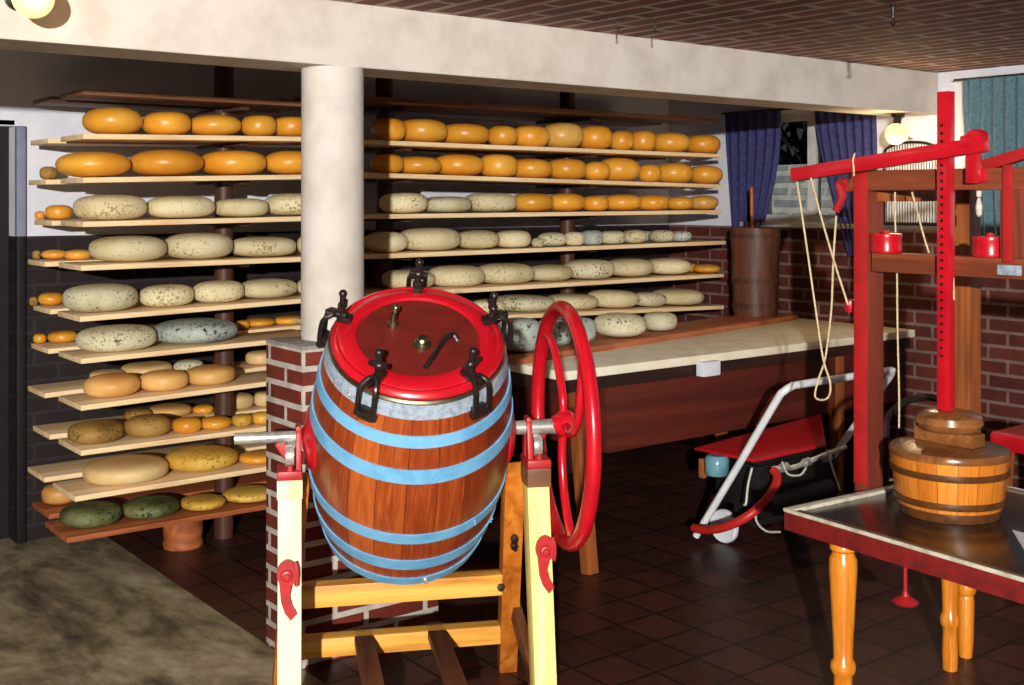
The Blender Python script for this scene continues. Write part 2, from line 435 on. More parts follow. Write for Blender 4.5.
for z in (WZ0 + 0.02, WZ1 - 0.02): add_box(bm, (XW + 0.06, cy, z), (0.058, WY1 - WY0, 0.05), 0.004)
w1 = struct('window_1', bm, M_frame)
bm = new(); add_box(bm, (XW + 0.06, cy, (WZ0 + WZ1) / 2), (0.004, WY1 - WY0 - 0.06, WZ1 - WZ0 - 0.06)); obj('pane', bm, M_glass, w1)
bm = new(); add_box(bm, (XW - 0.02, cy, WZ0 - 0.016), (0.10, WY1 - WY0 + 0.1, 0.03), 0.005); obj('window_sill', bm, M_frame, w1)
# what stands outside: a stone terrace wall, a dark shrub
bt, bq = m_brick('field_stones', (150, 148, 138), (116, 120, 120), (168, 164, 150), 0.32, 0.09, 0.02, 'wall', 0.8, 0.9, 0.5); M_stone = bt.m
bm = new(); add_box(bm, (7.0, 5.6, 0.93), (0.3, 3.4, 1.86), 0.02); o = obj('garden_wall', bm, M_stone); tag(o, 'grey stone garden wall seen outside through the window', 'wall')
bm = new(); add_box(bm, (7.6, 5.0, -0.08), (3.0, 6.0, 0.1)); o = struct('ground_outside', bm, m_paint('outside_ground', (92, 100, 80), (70, 78, 60), 0.95, 0.1, 5))
M_leaf = m_paint('dark_leaves', (22, 26, 22), (12, 15, 14), 0.8, 0.2, 30)
bm = new(); rs = random.Random(3)
for i in range(420):
    a = rs.uniform(0, 2 * PI); e = rs.uniform(-1, 1); q = rs.uniform(0.6, 1.0)
    p = Vector((7.5 + 0.22 * q * math.cos(a) * math.sqrt(1 - e * e), 6.0 + 0.62 * q * math.sin(a) * math.sqrt(1 - e * e), 2.12 + 0.4 * e * q))
    M = Matrix.Translation(p) @ Euler((rs.uniform(0, 6), rs.uniform(0, 6), rs.uniform(0, 6))).to_matrix().to_4x4()
    vs = [bm.verts.new(M @ Vector(c)) for c in ((-0.09, 0, 0), (0, -0.045, 0.01), (0.09, 0, 0), (0, 0.045, 0.01))]; bm.faces.new(vs)
sh = thing('shrub', 'dark leafy shrub outside behind the stone wall, through the window', 'shrub', (7.5, 6.0, -0.03))
obj('foliage', bm, M_leaf, sh, (7.5, 6.0, -0.03)).location = (0, 0, 0)
bm = new(); add_tube(bm, [(0, 0, 0), (0.02, 0.03, 0.9), (0, 0, 2.0)], [0.05, 0.04, 0.02], 8); obj('trunk', bm, M_post, sh)

# column and brick pier
PX_, PY_, PZ_ = (1.87, 2.43), (3.56, 3.84), 1.10
bm = new(); add_box(bm, ((PX_[0] + PX_[1]) / 2, (PY_[0] + PY_[1]) / 2, PZ_ / 2 - 0.006), (PX_[1] - PX_[0], PY_[1] - PY_[0], PZ_ - 0.012), 0.003)
# texture origin at the near corner so that courses start on the top edge
org = (PX_[0], PY_[0], PZ_ - 0.012 - 0.0668 * 20)
o = obj('wall_pier', bm, M_pier, None, org); o['kind'] = 'structure'
bm = new(); add_box(bm, ((PX_[0] + PX_[1]) / 2, (PY_[0] + PY_[1]) / 2, PZ_ - 0.006), (PX_[1] - PX_[0] + 0.004, PY_[1] - PY_[0] + 0.004, 0.012), 0.003); o = obj('mortar_cap', bm, M_capmortar, bpy.data.objects['wall_pier']); o.location = -Vector(org)
bm = new(); add_lathe(bm, [(0, PZ_), (0.112, PZ_), (0.114, PZ_ + 0.02), (0.113, 1.6), (0.112, 2.075), (0, 2.075)], 40, Matrix.Translation((2.075, 3.72, 0)))
o = obj('column', bm, M_column, None, (2.075, 3.72, PZ_)); o['kind'] = 'structure'

# ------------------------------------------------------------------ shelves
YF, YB = 4.83, 5.13      # front plank
RF, RB = 5.25, 5.51      # rear plank
TH = 0.022
ORD = ['top', 'first', 'second', 'third', 'fourth', 'fifth', 'sixth', 'seventh', 'eighth', 'ninth', 'tenth']
# measured front edges (left px,py / right px,py) of the planks left of the column
LP = {1: (83, 133.6, 300, 136.5), 2: (83, 177.5, 300, 174.5), 3: (83, 221.7, 300, 216.5), 4: (81, 265.5, 302, 257), 5: (80, 316.7, 302, 298.5),
      6: (81, 358.7, 270, 339.7), 7: (81, 405.6, 270, 381), 8: (81, 450.6, 270, 426), 9: (75, 496.6, 270, 466), 10: (67, 538, 270, 504)}
RP = {1: (384, 140.4, 722, 154), 2: (384, 173, 722, 184.5), 3: (384, 214.3, 722, 210), 4: (386, 254, 726, 240.8), 5: (448, 289.6, 724, 273.6), 6: (600, 311, 724, 305.5)}
XSPLIT = 2.64; XSPR = 2.88   # joints of the front and rear planks
def zline(pl):
    a = on_y(pl[0], pl[1], YF); b = on_y(pl[2], pl[3], YF)
    s = (b.z - a.z) / (b.x - a.x)
    return a.x, b.x, (lambda x: a.z + s * (x - a.x))
def plank(name, x0, x1, y0, y1, zf, mat, label, cut=0.0):
    z0, z1 = zf(x0), zf(x1)
    p = [(x0, y0, z0 - TH), (x1, y0, z1 - TH), (x1, y1, z1 - TH), (x0 + cut, y1, z0 - TH), (x0, y0, z0), (x1, y0, z1), (x1, y1, z1), (x0 + cut, y1, z0)]
    bm = new(); add_hexa(bm, p, 0.002)
    o = obj(name, bm, mat, None, (x0, y0, z0 - TH), smooth=True)
    return tag(o, label, 'shelf plank', 'planks of the cheese racks')
LZ, RZ = {}, {}
for r in range(1, 11):
    x0, x1, zf = zline(LP[r]); LZ[r] = (x0, zf)
    mat = M_plankred if r == 10 else M_plank
    plank('shelf_plank', x0, XSPLIT - 0.005, YF, YB, zf, mat, 'front wooden plank under the %s cheese row down, left of the column' % ORD[r])
    xr = on_y(51, 300, RF).x + random.uniform(-0.03, 0.02)
    if r in (5, 6): xr -= 0.0
    plank('shelf_plank', xr, XSPR - 0.005, RF, RB, (lambda x, zf=zf: zf(x) - 0.002), mat, 'rear wooden plank behind the %s cheese row down, left of the column' % ORD[r])
for r in range(1, 7):
    x0, x1, zf = zline(RP[r]); RZ[r] = (x1, zf)
    plank('shelf_plank', XSPLIT + 0.005, x1, YF, YB, zf, M_plank, 'front wooden plank under the %s cheese row down, right of the column' % ORD[r])
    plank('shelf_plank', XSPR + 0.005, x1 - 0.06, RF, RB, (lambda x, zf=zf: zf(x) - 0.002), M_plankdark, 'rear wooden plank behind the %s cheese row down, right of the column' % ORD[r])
# bare topmost planks
zt = lambda x: 2.055
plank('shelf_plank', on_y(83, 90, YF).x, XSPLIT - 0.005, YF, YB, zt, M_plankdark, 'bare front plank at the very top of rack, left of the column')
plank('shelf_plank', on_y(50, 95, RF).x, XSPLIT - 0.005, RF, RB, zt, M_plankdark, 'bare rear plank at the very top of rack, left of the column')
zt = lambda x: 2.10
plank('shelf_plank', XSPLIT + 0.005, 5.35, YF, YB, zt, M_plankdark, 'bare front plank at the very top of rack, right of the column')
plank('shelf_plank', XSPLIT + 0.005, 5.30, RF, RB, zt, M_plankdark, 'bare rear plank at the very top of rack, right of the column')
# round posts with cross arms carrying the planks
def rack_post(x, y, zs, label):
    t = thing('rack_post', label, 'post', (x, y, 0), 0, 'round posts of the cheese racks')
    bm = new(); add_lathe(bm, [(0, 0), (0.045, 0), (0.045, CEIL), (0, CEIL)], 20); obj('pole', bm, M_post, t)
    for z in zs:
        bm = new(); add_box(bm, (0, 0.02, z - TH - 0.003 - 0.009), (0.05, 0.50, 0.018), 0.004); obj('cross_arm', bm, M_post, t)
XP1, XP2, XP3 = 2.31, 4.46, 3.2
rack_post(XP1, 5.19, [LZ[r][1](XP1) for r in range(1, 11)] + [2.055], 'round dark rack post between the planks, left of the white column')
rack_post(XP2, 5.19, [RZ[r][1](XP2) for r in range(1, 7)] + [2.10], 'round dark rack post between the planks, right of the white column')
rack_post(XP3, 5.19, [RZ[r][1](XP3) for r in range(1, 7)] + [2.10], 'round dark rack post just right of the column, in its shadow')
z10 = LZ[10][1](2.03) - TH
bm = new(); add_lathe(bm, [(0, 0), (0.088, 0), (0.092, 0.02), (0.084, 0.04), (0.09, 0.06), (0.09, z10 - 0.02), (0.085, z10), (0, z10)], 28)
o = obj('foot_block', bm, M_plankred, None); o.location = (2.10, 5.17, 0); tag(o, 'round reddish wooden foot block under the lowest plank', 'block')

# ------------------------------------------------------------------ cheeses
def cheese(cx, cy, z, r, h, kind, label, group, seed, slope=0.0):
    rs = random.Random(seed)
    e = {'O': 2.7, 'Y': 2.7, 'T': 3.1, 'P': 3.4}.get(kind, 2.9) + rs.uniform(-0.25, 0.35)
    prof = [(0, 0)]; N = 14
    for i in range(1, N):
        a = -PI / 2 + PI * i / N
        c, s = math.cos(a), math.sin(a)
        rr = abs(c) ** (2 / e) ; zz = abs(s) ** (2 / (e * 0.92)) * (1 if s > 0 else -1)
        prof.append((rr * r, h / 2 + zz * h / 2))
    prof.append((0, h))
    p1, p2 = rs.uniform(0, 6), rs.uniform(0, 6); am = 0.012 if kind in 'OYTP' else 0.025
    wob = lambda a, zz: 1 - am + am * (0.6 * math.sin(2 * a + p1) + 0.4 * math.sin(3 * a + p2 + zz * 9))
    bm = new(); add_lathe(bm, prof, 32, None, wob)
    sag = rs.uniform(-0.05, 0.05)
    for v in bm.verts:
        if v.co.z > h * 0.3: v.co.z *= 1 + sag * v.co.x / r * 0.5
    o = obj('cheese', bm, CH[kind][0], None, None, True, 60)
    o.location = (cx, cy, z + 0.001); o.rotation_euler = (0, -slope, 0)
    tag(o, label, 'cheese', group); return o

ORDN = ['first', 'second', 'third', 'fourth', 'fifth', 'sixth', 'seventh', 'eighth', 'ninth', 'tenth', 'eleventh', 'twelfth']
def ang(px):
    r = ray(px, 0); return math.atan2(r[1], r[0])
def fit(l, rgt, Y, prev, touch=True):
    """disc centred on the line y = Y whose right tangent is the ray of px rgt; grows left until it meets its neighbour"""
    aL, aR = ang(l), ang(rgt)
    ac = (aL + aR) / 2; rho = Y / math.sin(ac); r0 = rho * math.sin((aL - aR) / 2)
    nx, ny = math.sin(aR), -math.cos(aR)      # normal of right ray
    def disc(r):   # centre on y=Y at distance r left of right ray
        x = (-r - ny * Y) / nx
        return x
    if prev is None: return disc(r0), r0
    lo, hi = r0 * 0.5, r0 * 1.28
    ok = lambda r: math.hypot(disc(r) - prev[0], Y - prev[1]) >= r + prev[2] + 0.0015 and disc(r) > prev[0]
    if ok(hi): return disc(hi), hi
    for _ in range(40):
        m = (lo + hi) / 2
        if ok(m): lo = m
        else: hi = m
    return disc(lo), lo

def row(items, zf, yfront, ydeep, group, labelf, seed, slope_ab, back=False):
    prev = None
    for i, it in enumerate(items):
        l, rg, py, kind = it[:4]
        Y = (yfront + ydeep) / 2
        for _ in range(6):
            x, r = fit(l, rg, Y, prev)
            Y = min(yfront + 0.015 + r, (yfront + ydeep) / 2 + 0.01)
            if back and l < 50: Y = ydeep - 0.012 - r
        x, r = fit(l, rg, Y, prev)
        if len(it) > 4:
            Y = it[4]; x, r = fit(l, rg, Y, None)
        z = zf(x)
        d = depth(x, Y) + (0.55 * r if py > 255 else 0)
        h = CAMZ - (py - HY) * d / F - z
        h = max(0.04, min(h, r * 1.5))
        sz = 'large ' if r > 0.135 else ('small ' if r < 0.075 else '')
        cheese(x, Y, z, r, h, kind, labelf(sz + CH[kind][1], i), group, seed * 100 + i, slope_ab(x))
        if len(it) <= 4: prev = (x, Y, r)

LF = {
 1: [(82, 143.5, 107.5, 'O'), (144, 192, 112, 'O'), (193, 242, 115, 'O'), (243, 277, 115.5, 'O'), (278, 312, 117, 'O')],
 2: [(55, 132, 152, 'O'), (132, 204.5, 150, 'O'), (204.5, 267, 151, 'O'), (267, 318, 151, 'O')],
 3: [(72.5, 148, 195, 'C'), (148, 216.5, 196, 'C'), (217, 269, 198.6, 'C'), (265, 322, 193.4, 'C')],
 4: [(88, 168, 236, 'C'), (168.7, 234, 233, 'C'), (235, 297.5, 237, 'C'), (291, 330, 234, 'C')],
 5: [(61, 140, 283, 'K'), (140, 195, 284, 'C'), (195, 245, 280, 'C'), (246, 298, 278, 'C'), (296, 334, 277, 'C')],
 6: [(74.5, 157, 324, 'K'), (167, 239, 317, 'B')],
 7: [(83, 141, 372, 'T'), (141, 189, 369, 'T'), (188, 236, 364, 'T')],
 8: [(66, 125, 419, 'M'), (125, 172, 413, 'M'), (173, 202, 416, 'O'), (202, 232, 415, 'O'), (234, 253, 413, 'W'), (253.5, 273, 411, 'O')],
 9: [(82, 169, 455, 'P'), (167, 239, 444, 'W'), (241, 278, 450, 'O')],
 10: [(58, 123, 500, 'G'), (127, 181, 495, 'G'), (186, 226, 493.5, 'W'), (234, 276, 485, 'W')],
}
LR = {
 2: [(39, 58, 164, 'M')],
 3: [(34.6, 45, 206, 'O'), (44, 73, 205, 'O')],
 4: [(32, 41, 253, 'M'), (40, 68, 250, 'O'), (70, 92, 250, 'O')],
 5: [(29, 38, 293, 'M'), (37, 65, 292, 'O')],
 6: [(33, 47, 331, 'O'), (45, 78, 330, 'O'), (150, 170, 325, 'O'), (237, 250, 320, 'O'), (250, 276, 317, 'O'), (277, 303, 316, 'O')],
 7: [(89, 126, 369, 'P'), (127, 173, 361, 'P'), (175, 204, 359, 'K'), (252, 276, 350, 'P')],
 8: [(123, 153, 408, 'M'), (153, 192, 403, 'T'), (193, 214, 404, 'O'), (228, 254, 392, 'P'), (256, 275, 391, 'P')],
 10: [(41, 78, 482, 'T')],
}
RFR = {
 1: [(371, 406, 118.5, 'O'), (407, 448, 119.5, 'O'), (449, 490, 124, 'O'), (491, 518, 126, 'O'), (519, 550, 126, 'O'), (550, 584, 123, 'Y'), (584, 613, 126, 'O'), (614, 635, 129.5, 'O'), (635, 657, 130.5, 'O'), (657, 691, 132.7, 'O'), (692, 721, 135, 'O')],
 2: [(370, 404, 154.6, 'O'), (404, 442, 156.8, 'O'), (443, 484, 154.6, 'O'), (484, 518, 154.6, 'O'), (518, 553, 159, 'O'), (554.5, 587, 159, 'O'), (587.5, 611, 162, 'O'), (606, 641, 158, 'O'), (642, 661.5, 163, 'O'), (661.5, 694, 163, 'O'), (695, 723, 165.5, 'O')],
 3: [(378, 429, 193, 'C'), (430, 473, 196.6, 'K'), (474, 518, 193, 'C'), (519, 554, 193.5, 'O'), (554, 586, 193.5, 'O'), (587.5, 609.6, 196, 'O'), (610, 642, 194.4, 'O'), (642.5, 670, 195, 'O'), (671, 694, 196.6, 'O'), (694, 719, 195.5, 'Y')],
 4: [(362, 408.6, 232, 'C'), (405, 462, 228, 'C'), (462.5, 500, 230.5, 'C'), (500, 531.5, 230.5, 'C'), (532, 544, 233, 'K'), (543.5, 567, 232.5, 'K'), (566, 585, 232, 'C'), (585, 603.5, 230.5, 'B'), (604, 626.5, 231, 'K'), (626.5, 647, 230, 'C'), (634, 654.5, 231, 'B', 5.10), (654, 675, 230, 'K'), (674, 692, 231, 'B')],
 5: [(380, 436, 269, 'C'), (430, 486, 265, 'C'), (483, 535, 262.7, 'C'), (535, 574.5, 264, 'C'), (573, 615, 259, 'K'), (615, 654.5, 258, 'C'), (654.5, 692, 257.7, 'C'), (679, 699, 263, 'O', 5.06), (699, 721, 264, 'O')],
 6: [(470, 506, 299, 'C'), (504, 556, 293.5, 'K'), (557, 599.5, 293, 'C'), (591, 639, 289, 'C'), (639, 667, 291.5, 'K'), (660, 705, 288, 'C')],
}
def slopef(zf): return lambda x: math.atan(zf(x + 0.5) - zf(x - 0.5))
for r, items in LF.items():
    zf = LZ[r][1]
    row(items, zf, YF, YB, 'cheeses on the front planks left of the column',
        lambda lk, i, r=r: '%s cheese, %s from left, front of %s row down, left of column' % (lk, ORDN[i], ORD[r]), r, slopef(zf))
for r, items in LR.items():
    zf = LZ[r][1]
    row(items, (lambda x, zf=zf: zf(x) - 0.002), RF, RB, 'cheeses on the rear planks left of the column',
        lambda lk, i, r=r: '%s cheese, %s from left, rear of %s row down, left of column' % (lk, ORDN[i], ORD[r]), 20 + r, slopef(zf), True)
for r, items in RFR.items():
    zf = RZ[r][1]
    ORDX = ORDN + ['thirteenth']
    row(items, zf, YF, YB, 'cheeses on the front planks right of the column',
        lambda lk, i, r=r: '%s cheese, %s from left, %s row down, right of column' % (lk, ORDX[i], ORD[r]), 40 + r, slopef(zf))

# ------------------------------------------------------------------ bench (brine trough) along the rack
BX0, BX1, BY0, BY1 = 3.20, XW - 0.015, 3.755, 4.72
BZ0, BZ1 = 0.47, 0.87
b = thing('workbench', 'long dark red-brown bench with a cream top in front of the right rack', 'bench', ((BX0 + BX1) / 2, (BY0 + BY1) / 2, 0))
ox, oy = (BX0 + BX1) / 2, (BY0 + BY1) / 2
L = BX1 - BX0; W = BY1 - BY0
bm = new(); add_box(bm, (0, 0, BZ1 - 0.02), (L, W, 0.04), 0.004); obj('bench_top', bm, M_benchtop, b)
bm = new(); add_box(bm, (0.15, 0.02, (BZ0 + BZ1 - 0.1) / 2), (L - 0.32, W - 0.08, BZ1 - 0.1 - BZ0), 0.004); obj('front_panel', bm, M_bench, b)
bm = new(); add_box(bm, (0, 0.012, BZ1 - 0.07), (L - 0.01, W - 0.03, 0.06), 0.003); obj('top_rail', bm, M_benchdark, b)
for (x, y, lean) in ((BX0 + 0.12, BY0 + 0.06, -0.1), (BX1 - 0.62, BY0 + 0.07, 0), (BX0 + 0.12, BY1 - 0.08, 0), (BX1 - 0.62, BY1 - 0.08, 0)):
    bm = new(); add_beam(bm, (x - ox, y - oy + lean, 0), (x - ox, y - oy, BZ0 + 0.33), 0.055, 0.055, bev=0.003); obj('leg', bm, M_brownpost, b)
bm = new(); c = on_y(706.5, 368, BY0); add_box(bm, (c.x, BY0 - 0.012, c.z), (0.115, 0.05, 0.068), 0.004)
o = obj('junction_box', bm, M_card, None, (c.x, BY0 - 0.013, c.z)); tag(o, 'small white box fixed to the front of the dark bench', 'box')
# slanting board on the bench carrying the lowest cheeses
A = on_z(586, 354, BZ1); B_ = on_z(806, 318.5, BZ1)
dv = (B_ - A); dv.z = 0; u = dv.normalized(); nrm = Vector((-u.y, u.x, 0))
S0 = A - u * 0.5; S1 = A + u * 2.1
ww = 0.30; bth = 0.03
p = [S0, S1, S1 + nrm * ww, S0 + nrm * ww]; up = Vector((0, 0, bth))
bm = new(); add_hexa(bm, [q for q in p] + [q + up for q in p], 0.004)
ob = obj('bench_board', bm, M_board, None, tuple(S0)); tag(ob, 'long reddish board lying askew on the cream bench top', 'board')
bench_row = [(497, 541, 317, 'B'), (538, 572, 316, 'B'), (560, 597, 316, 'B'), (595, 645, 312, 'K'), (644, 676, 311, 'K')]
prev = None
for i, (l, rg, py, kind) in enumerate(bench_row):
    aL, aR = ang(l), ang(rg); ac = (aL + aR) / 2
    # centre on the board's middle line
    n2 = S0 + nrm * 0.145
    rr = Vector((math.cos(ac), math.sin(ac), 0))
    # intersection of ray with line n2 + s*u
    det = rr.x * (-u.y) - rr.y * (-u.x)
    tt = (n2.x * (-u.y) - n2.y * (-u.x)) / det
    cpt = rr * tt; r0 = tt * math.sin((aL - aR) / 2)
    rad = min(r0 * 1.12, 0.14)
    if prev:
        gap = (Vector((cpt.x, cpt.y)) - prev[0]).length - prev[1] - 0.002
        if gap < rad: rad = gap
    z = BZ1 + bth; h = CAMZ - (py - HY) * (depth(cpt.x, cpt.y) + 0.06) / F - z
    h = min(h, 0.16)
    cheese(cpt.x, cpt.y, z, rad, h, kind, '%s cheese, %s from left on the board lying on the bench' % (CH[kind][1], ORDN[i]), 'cheeses on the bench board', 900 + i)
    prev = (Vector((cpt.x, cpt.y)), rad)

# old plunger churn on the bench
cx, cy = 5.50, 4.65
bz = BZ1 + bth
t = thing('plunger_churn', 'tall dark wooden plunger churn standing at the end of the bench', 'churn', (cx, cy, bz))
bm = new(); add_lathe(bm, [(0, 0), (0.132, 0), (0.134, 0.02), (0.143, 0.3), (0.15, 0.53), (0.145, 0.535), (0.13, 0.53), (0.128, 0.5), (0, 0.5)], 28); obj('body', bm, M_oldtub, t)
for z, r in ((0.05, 0.136), (0.20, 0.141), (0.47, 0.149)):
    bm = new(); add_ring(bm, [(r, z), (r + 0.004, z), (r + 0.005, z + 0.03), (r + 0.001, z + 0.03)], 32); obj('band', bm, M_post, t)
bm = new(); add_lathe(bm, [(0, 0.5), (0.126, 0.5), (0.126, 0.52), (0.02, 0.525), (0, 0.525)], 28); obj('lid', bm, M_post, t)
bm = new(); add_tube(bm, [(-0.03, 0, 0.51), (-0.035, 0, 0.78)], 0.011, 10); obj('plunger_rod', bm, M_plankred, t)

# ------------------------------------------------------------------ curtains and lamps
def curtain(name, top, bot, z1, z0, x, folds, mat, label, amp=0.02, bow=0.0):
    """top/bot = (yLeft, yRight) at z1 / z0"""
    nu, nv = folds * 8, 20; bm = new(); G = []
    for side in (0, 1):
        g = []
        for j in range(nv + 1):
            v = j / nv; e = v ** 1.4
            yl = top[0] + (bot[0] - top[0]) * e; yr = top[1] + (bot[1] - top[1]) * e + bow * math.sin(PI * v)
            g.append([bm.verts.new((x + amp * math.sin(2 * PI * folds * i / nu + 0.4 * math.sin(v * 3)) * (0.6 + 0.4 * v) + side * 0.006, yl + (yr - yl) * i / nu, z1 + (z0 - z1) * v)) for i in range(nu + 1)])
        G.append(g)
    for g in G:
        for j in range(nv):
            for i in range(nu): bm.faces.new((g[j][i], g[j][i + 1], g[j + 1][i + 1], g[j + 1][i]))
    for j in range(nv):
        for i in (0, nu): bm.faces.new((G[0][j][i], G[0][j + 1][i], G[1][j + 1][i], G[1][j][i]))
    for i in range(nu):
        for j in (0, nv): bm.faces.new((G[0][j][i], G[0][j][i + 1], G[1][j][i + 1], G[1][j][i]))
    yc = (top[0] + top[1]) / 2
    o = obj(name, bm, mat, None, (x, yc, z0), True, 80); return tag(o, label, 'curtain', None)
CX = XW - 0.06
def yat(px): return on_x(px, 200, CX).y
curtain('curtain', (yat(725), yat(780)), (yat(733), yat(757)), 2.16, 1.33, CX, 6, M_bluecurt, 'dark blue curtain gathered at left of the window, behind the churn', 0.018, -0.03)
curtain('curtain', (yat(814), yat(875)), (yat(848), yat(869)), 2.16, 1.27, CX, 7, M_bluecurt, 'dark blue curtain at right of the window, behind the press lever', 0.018, -0.02)
curtain('curtain', (yat(963), yat(1075)), (yat(969), yat(1075)), 2.245, 1.24, CX, 9, M_tealcurt, 'teal curtain on the far wall at the right edge', 0.02)
bm = new(); add_tube(bm, [(CX - 0.0, yat(722), 2.165), (CX, yat(884), 2.165)], 0.008, 8); o = obj('curtain_rail', bm, M_iron, None, (CX, yat(800), 2.165)); tag(o, 'thin dark rail above the window carrying the blue curtains', 'curtain rail')
bm = new(); add_tube(bm, [(CX, yat(954), 2.25), (CX, yat(1080), 2.25)], 0.006, 8); o = obj('curtain_rail', bm, M_iron, None, (CX, yat(1000), 2.25)); tag(o, 'thin rail under the ceiling carrying the teal curtain', 'curtain rail')

M_bulb = m_emit('warm_globe', (255, 206, 130), 1.6)
def lamp(p, base, out, label, watts):
    t = thing('globe_lamp', label, 'lamp', base, 0, 'warm globe lamps on the beam')
    q = Vector(p) - Vector(base); n = q.normalized()
    bm = new(); add_lathe(bm, [(0, 0), (0.038, 0), (0.036, 0.014), (0.022, 0.022), (0.021, q.length - 0.045), (0.0, q.length - 0.04)], 24, frame(n)); obj('socket', bm, M_iron, t)
    bm = new(); add_ball(bm, q, 0.058, seg=24); obj('globe', bm, M_bulb, t)
    l = bpy.data.lights.new('lamp_light', 'POINT'); l.energy = watts; l.color = (1.0, 0.72, 0.4); l.shadow_soft_size = 0.06
    lo = bpy.data.objects.new('lamp_light', l); C.objects.link(lo); lo.location = Vector(p) + n * 0.09
lp = on_y(33, -2, 3.46); lamp(lp, (lp.x + 0.0, 3.62, lp.z + 0.02), 0, 'warm globe lamp on the beam at the upper left corner', 1.2)
lp = on_y(896, 134, 3.70); lamp(lp, (lp.x + 0.05, 3.72, 2.075), 0, 'glowing globe lamp under the far right end of beam', 8.0)

# wire cheese harp hanging on the far wall
hx = XW - 0.02
hl, hr = on_x(884, 150, hx).y, on_x(938, 150, hx).y
ztop = on_x(910, 142, hx).z; zbot = on_x(910, 224, hx).z; zs = on_x(910, 152, hx).z
hc = (hl + hr) / 2; hw = abs(hl - hr) / 2
t = thing('curd_harp', 'round topped wire curd cutter hanging on the white wall behind the press', 'curd cutter', (hx, hc, zbot))
bm = new()
arc = [(0, -hw, 0), (0, -hw, zs - zbot)] + [(0, -hw * math.cos(a), zs - zbot + (ztop - zs) * math.sin(a)) for a in [PI * i / 10 for i in range(1, 10)]] + [(0, hw, zs - zbot), (0, hw, 0)]
add_tube(bm, arc, 0.008, 8); obj('rim', bm, M_iron, t)
bm = new(); add_beam(bm, (0, -hw, 0), (0, hw, 0), 0.012, 0.02); add_beam(bm, (0, -hw, (zs - zbot) * 0.52), (0, hw, (zs - zbot) * 0.52), 0.012, 0.014); obj('cross_bar', bm, M_iron, t)
bm = new()
for i in range(1, 20):
    y = -hw + 2 * hw * i / 20; zz = zs - zbot + (ztop - zs) * math.sqrt(max(0, 1 - (y / hw) ** 2))
    add_tube(bm, [(0, y, 0), (0, y, zz)], 0.0022, 5)
obj('wires', bm, M_iron, t)
bm = new(); add_tube(bm, [(0.018, 0, ztop - zbot + 0.02), (-0.012, 0, ztop - zbot + 0.015), (-0.014, 0, ztop - zbot + 0.03)], 0.004, 6); obj('hook', bm, M_iron, t)

# ceiling hooks
for i, (px, py) in enumerate(((893, 4), (655, 22), (618, 20))):
    P = on_z(px, py, CEIL)
    bm = new(); add_lathe(bm, [(0, 0), (0.018, 0), (0.016, -0.006), (0.006, -0.01), (0.005, -0.05), (0, -0.05)], 12)
    add_tube(bm, [(0, 0, -0.05), (0.012, 0, -0.062), (0, 0, -0.078), (-0.012, 0, -0.066)], 0.004, 6, 4)
    o = obj('ceiling_hook', bm, M_iron); o.location = P
    if i: o.scale = (0.5, 0.5, 0.5)
    tag(o, ('dark iron hook in the brick ceiling, far right one', 'dark iron hook in the brick ceiling, middle one near the beam', 'dark iron hook in the brick ceiling, leftmost one')[i], 'hook', 'hooks in the brick ceiling')

# ------------------------------------------------------------------ barrel churn on its stand
CHX, CHY, AX = 1.791, 2.788, 0.94
RZC = R(52.06 - 78.6)
ch = thing('barrel_churn', 'wooden barrel churn with blue bands and red lid on a yellow stand', 'churn', (CHX, CHY, 0), RZC)
TILT = R(32.5)
def brad(z): return 0.233 + 0.052 * (1 - (z / 0.34) ** 2)
bm = new()
prof = [(0, -0.325), (0.22, -0.325), (0.226, -0.34)] + [(brad(-0.34 + 0.68 * i / 24), -0.34 + 0.68 * i / 24) for i in range(25)] + [(0.226, 0.34), (0.224, 0.332), (0, 0.332)]
add_lathe(bm, prof, 66); barrel = obj('barrel', bm, M_barrel, ch); barrel.location = (0.012, 0, AX - 0.014); barrel.rotation_euler = (TILT, 0, 0)
for i, (a, b_) in enumerate(((0.335, 0.296), (0.249, 0.216), (0.147, 0.104), (-0.086, -0.124), (-0.206, -0.252), (-0.306, -0.343))):
    bm = new(); n = 6; zz = [b_ + (a - b_) * k / n for k in range(n + 1)]
    add_ring(bm, [(brad(z) - 0.002, z) for z in zz] + [(brad(z) + 0.004, z) for z in reversed(zz)], 72)
    o = obj('band', bm, M_zinc if i == 0 else M_blue, barrel)
    if i == 0: o['label'] = 'dull zinc band'
    bm = new()
    for q in (0, 1):
        aa = -PI / 2 + (0.16 if i == 5 else -0.9 + 0.5 * i); zc = a + (b_ - a) * (0.3 + 0.4 * q)
        add_ball(bm, ((brad(zc) + 0.005) * math.cos(aa + 0.02 * q), (brad(zc) + 0.005) * math.sin(aa + 0.02 * q), zc), 0.008 if i == 5 else 0.004, seg=10)
    obj('rivet', bm, M_steel if i in (0, 5) else M_blue, o)
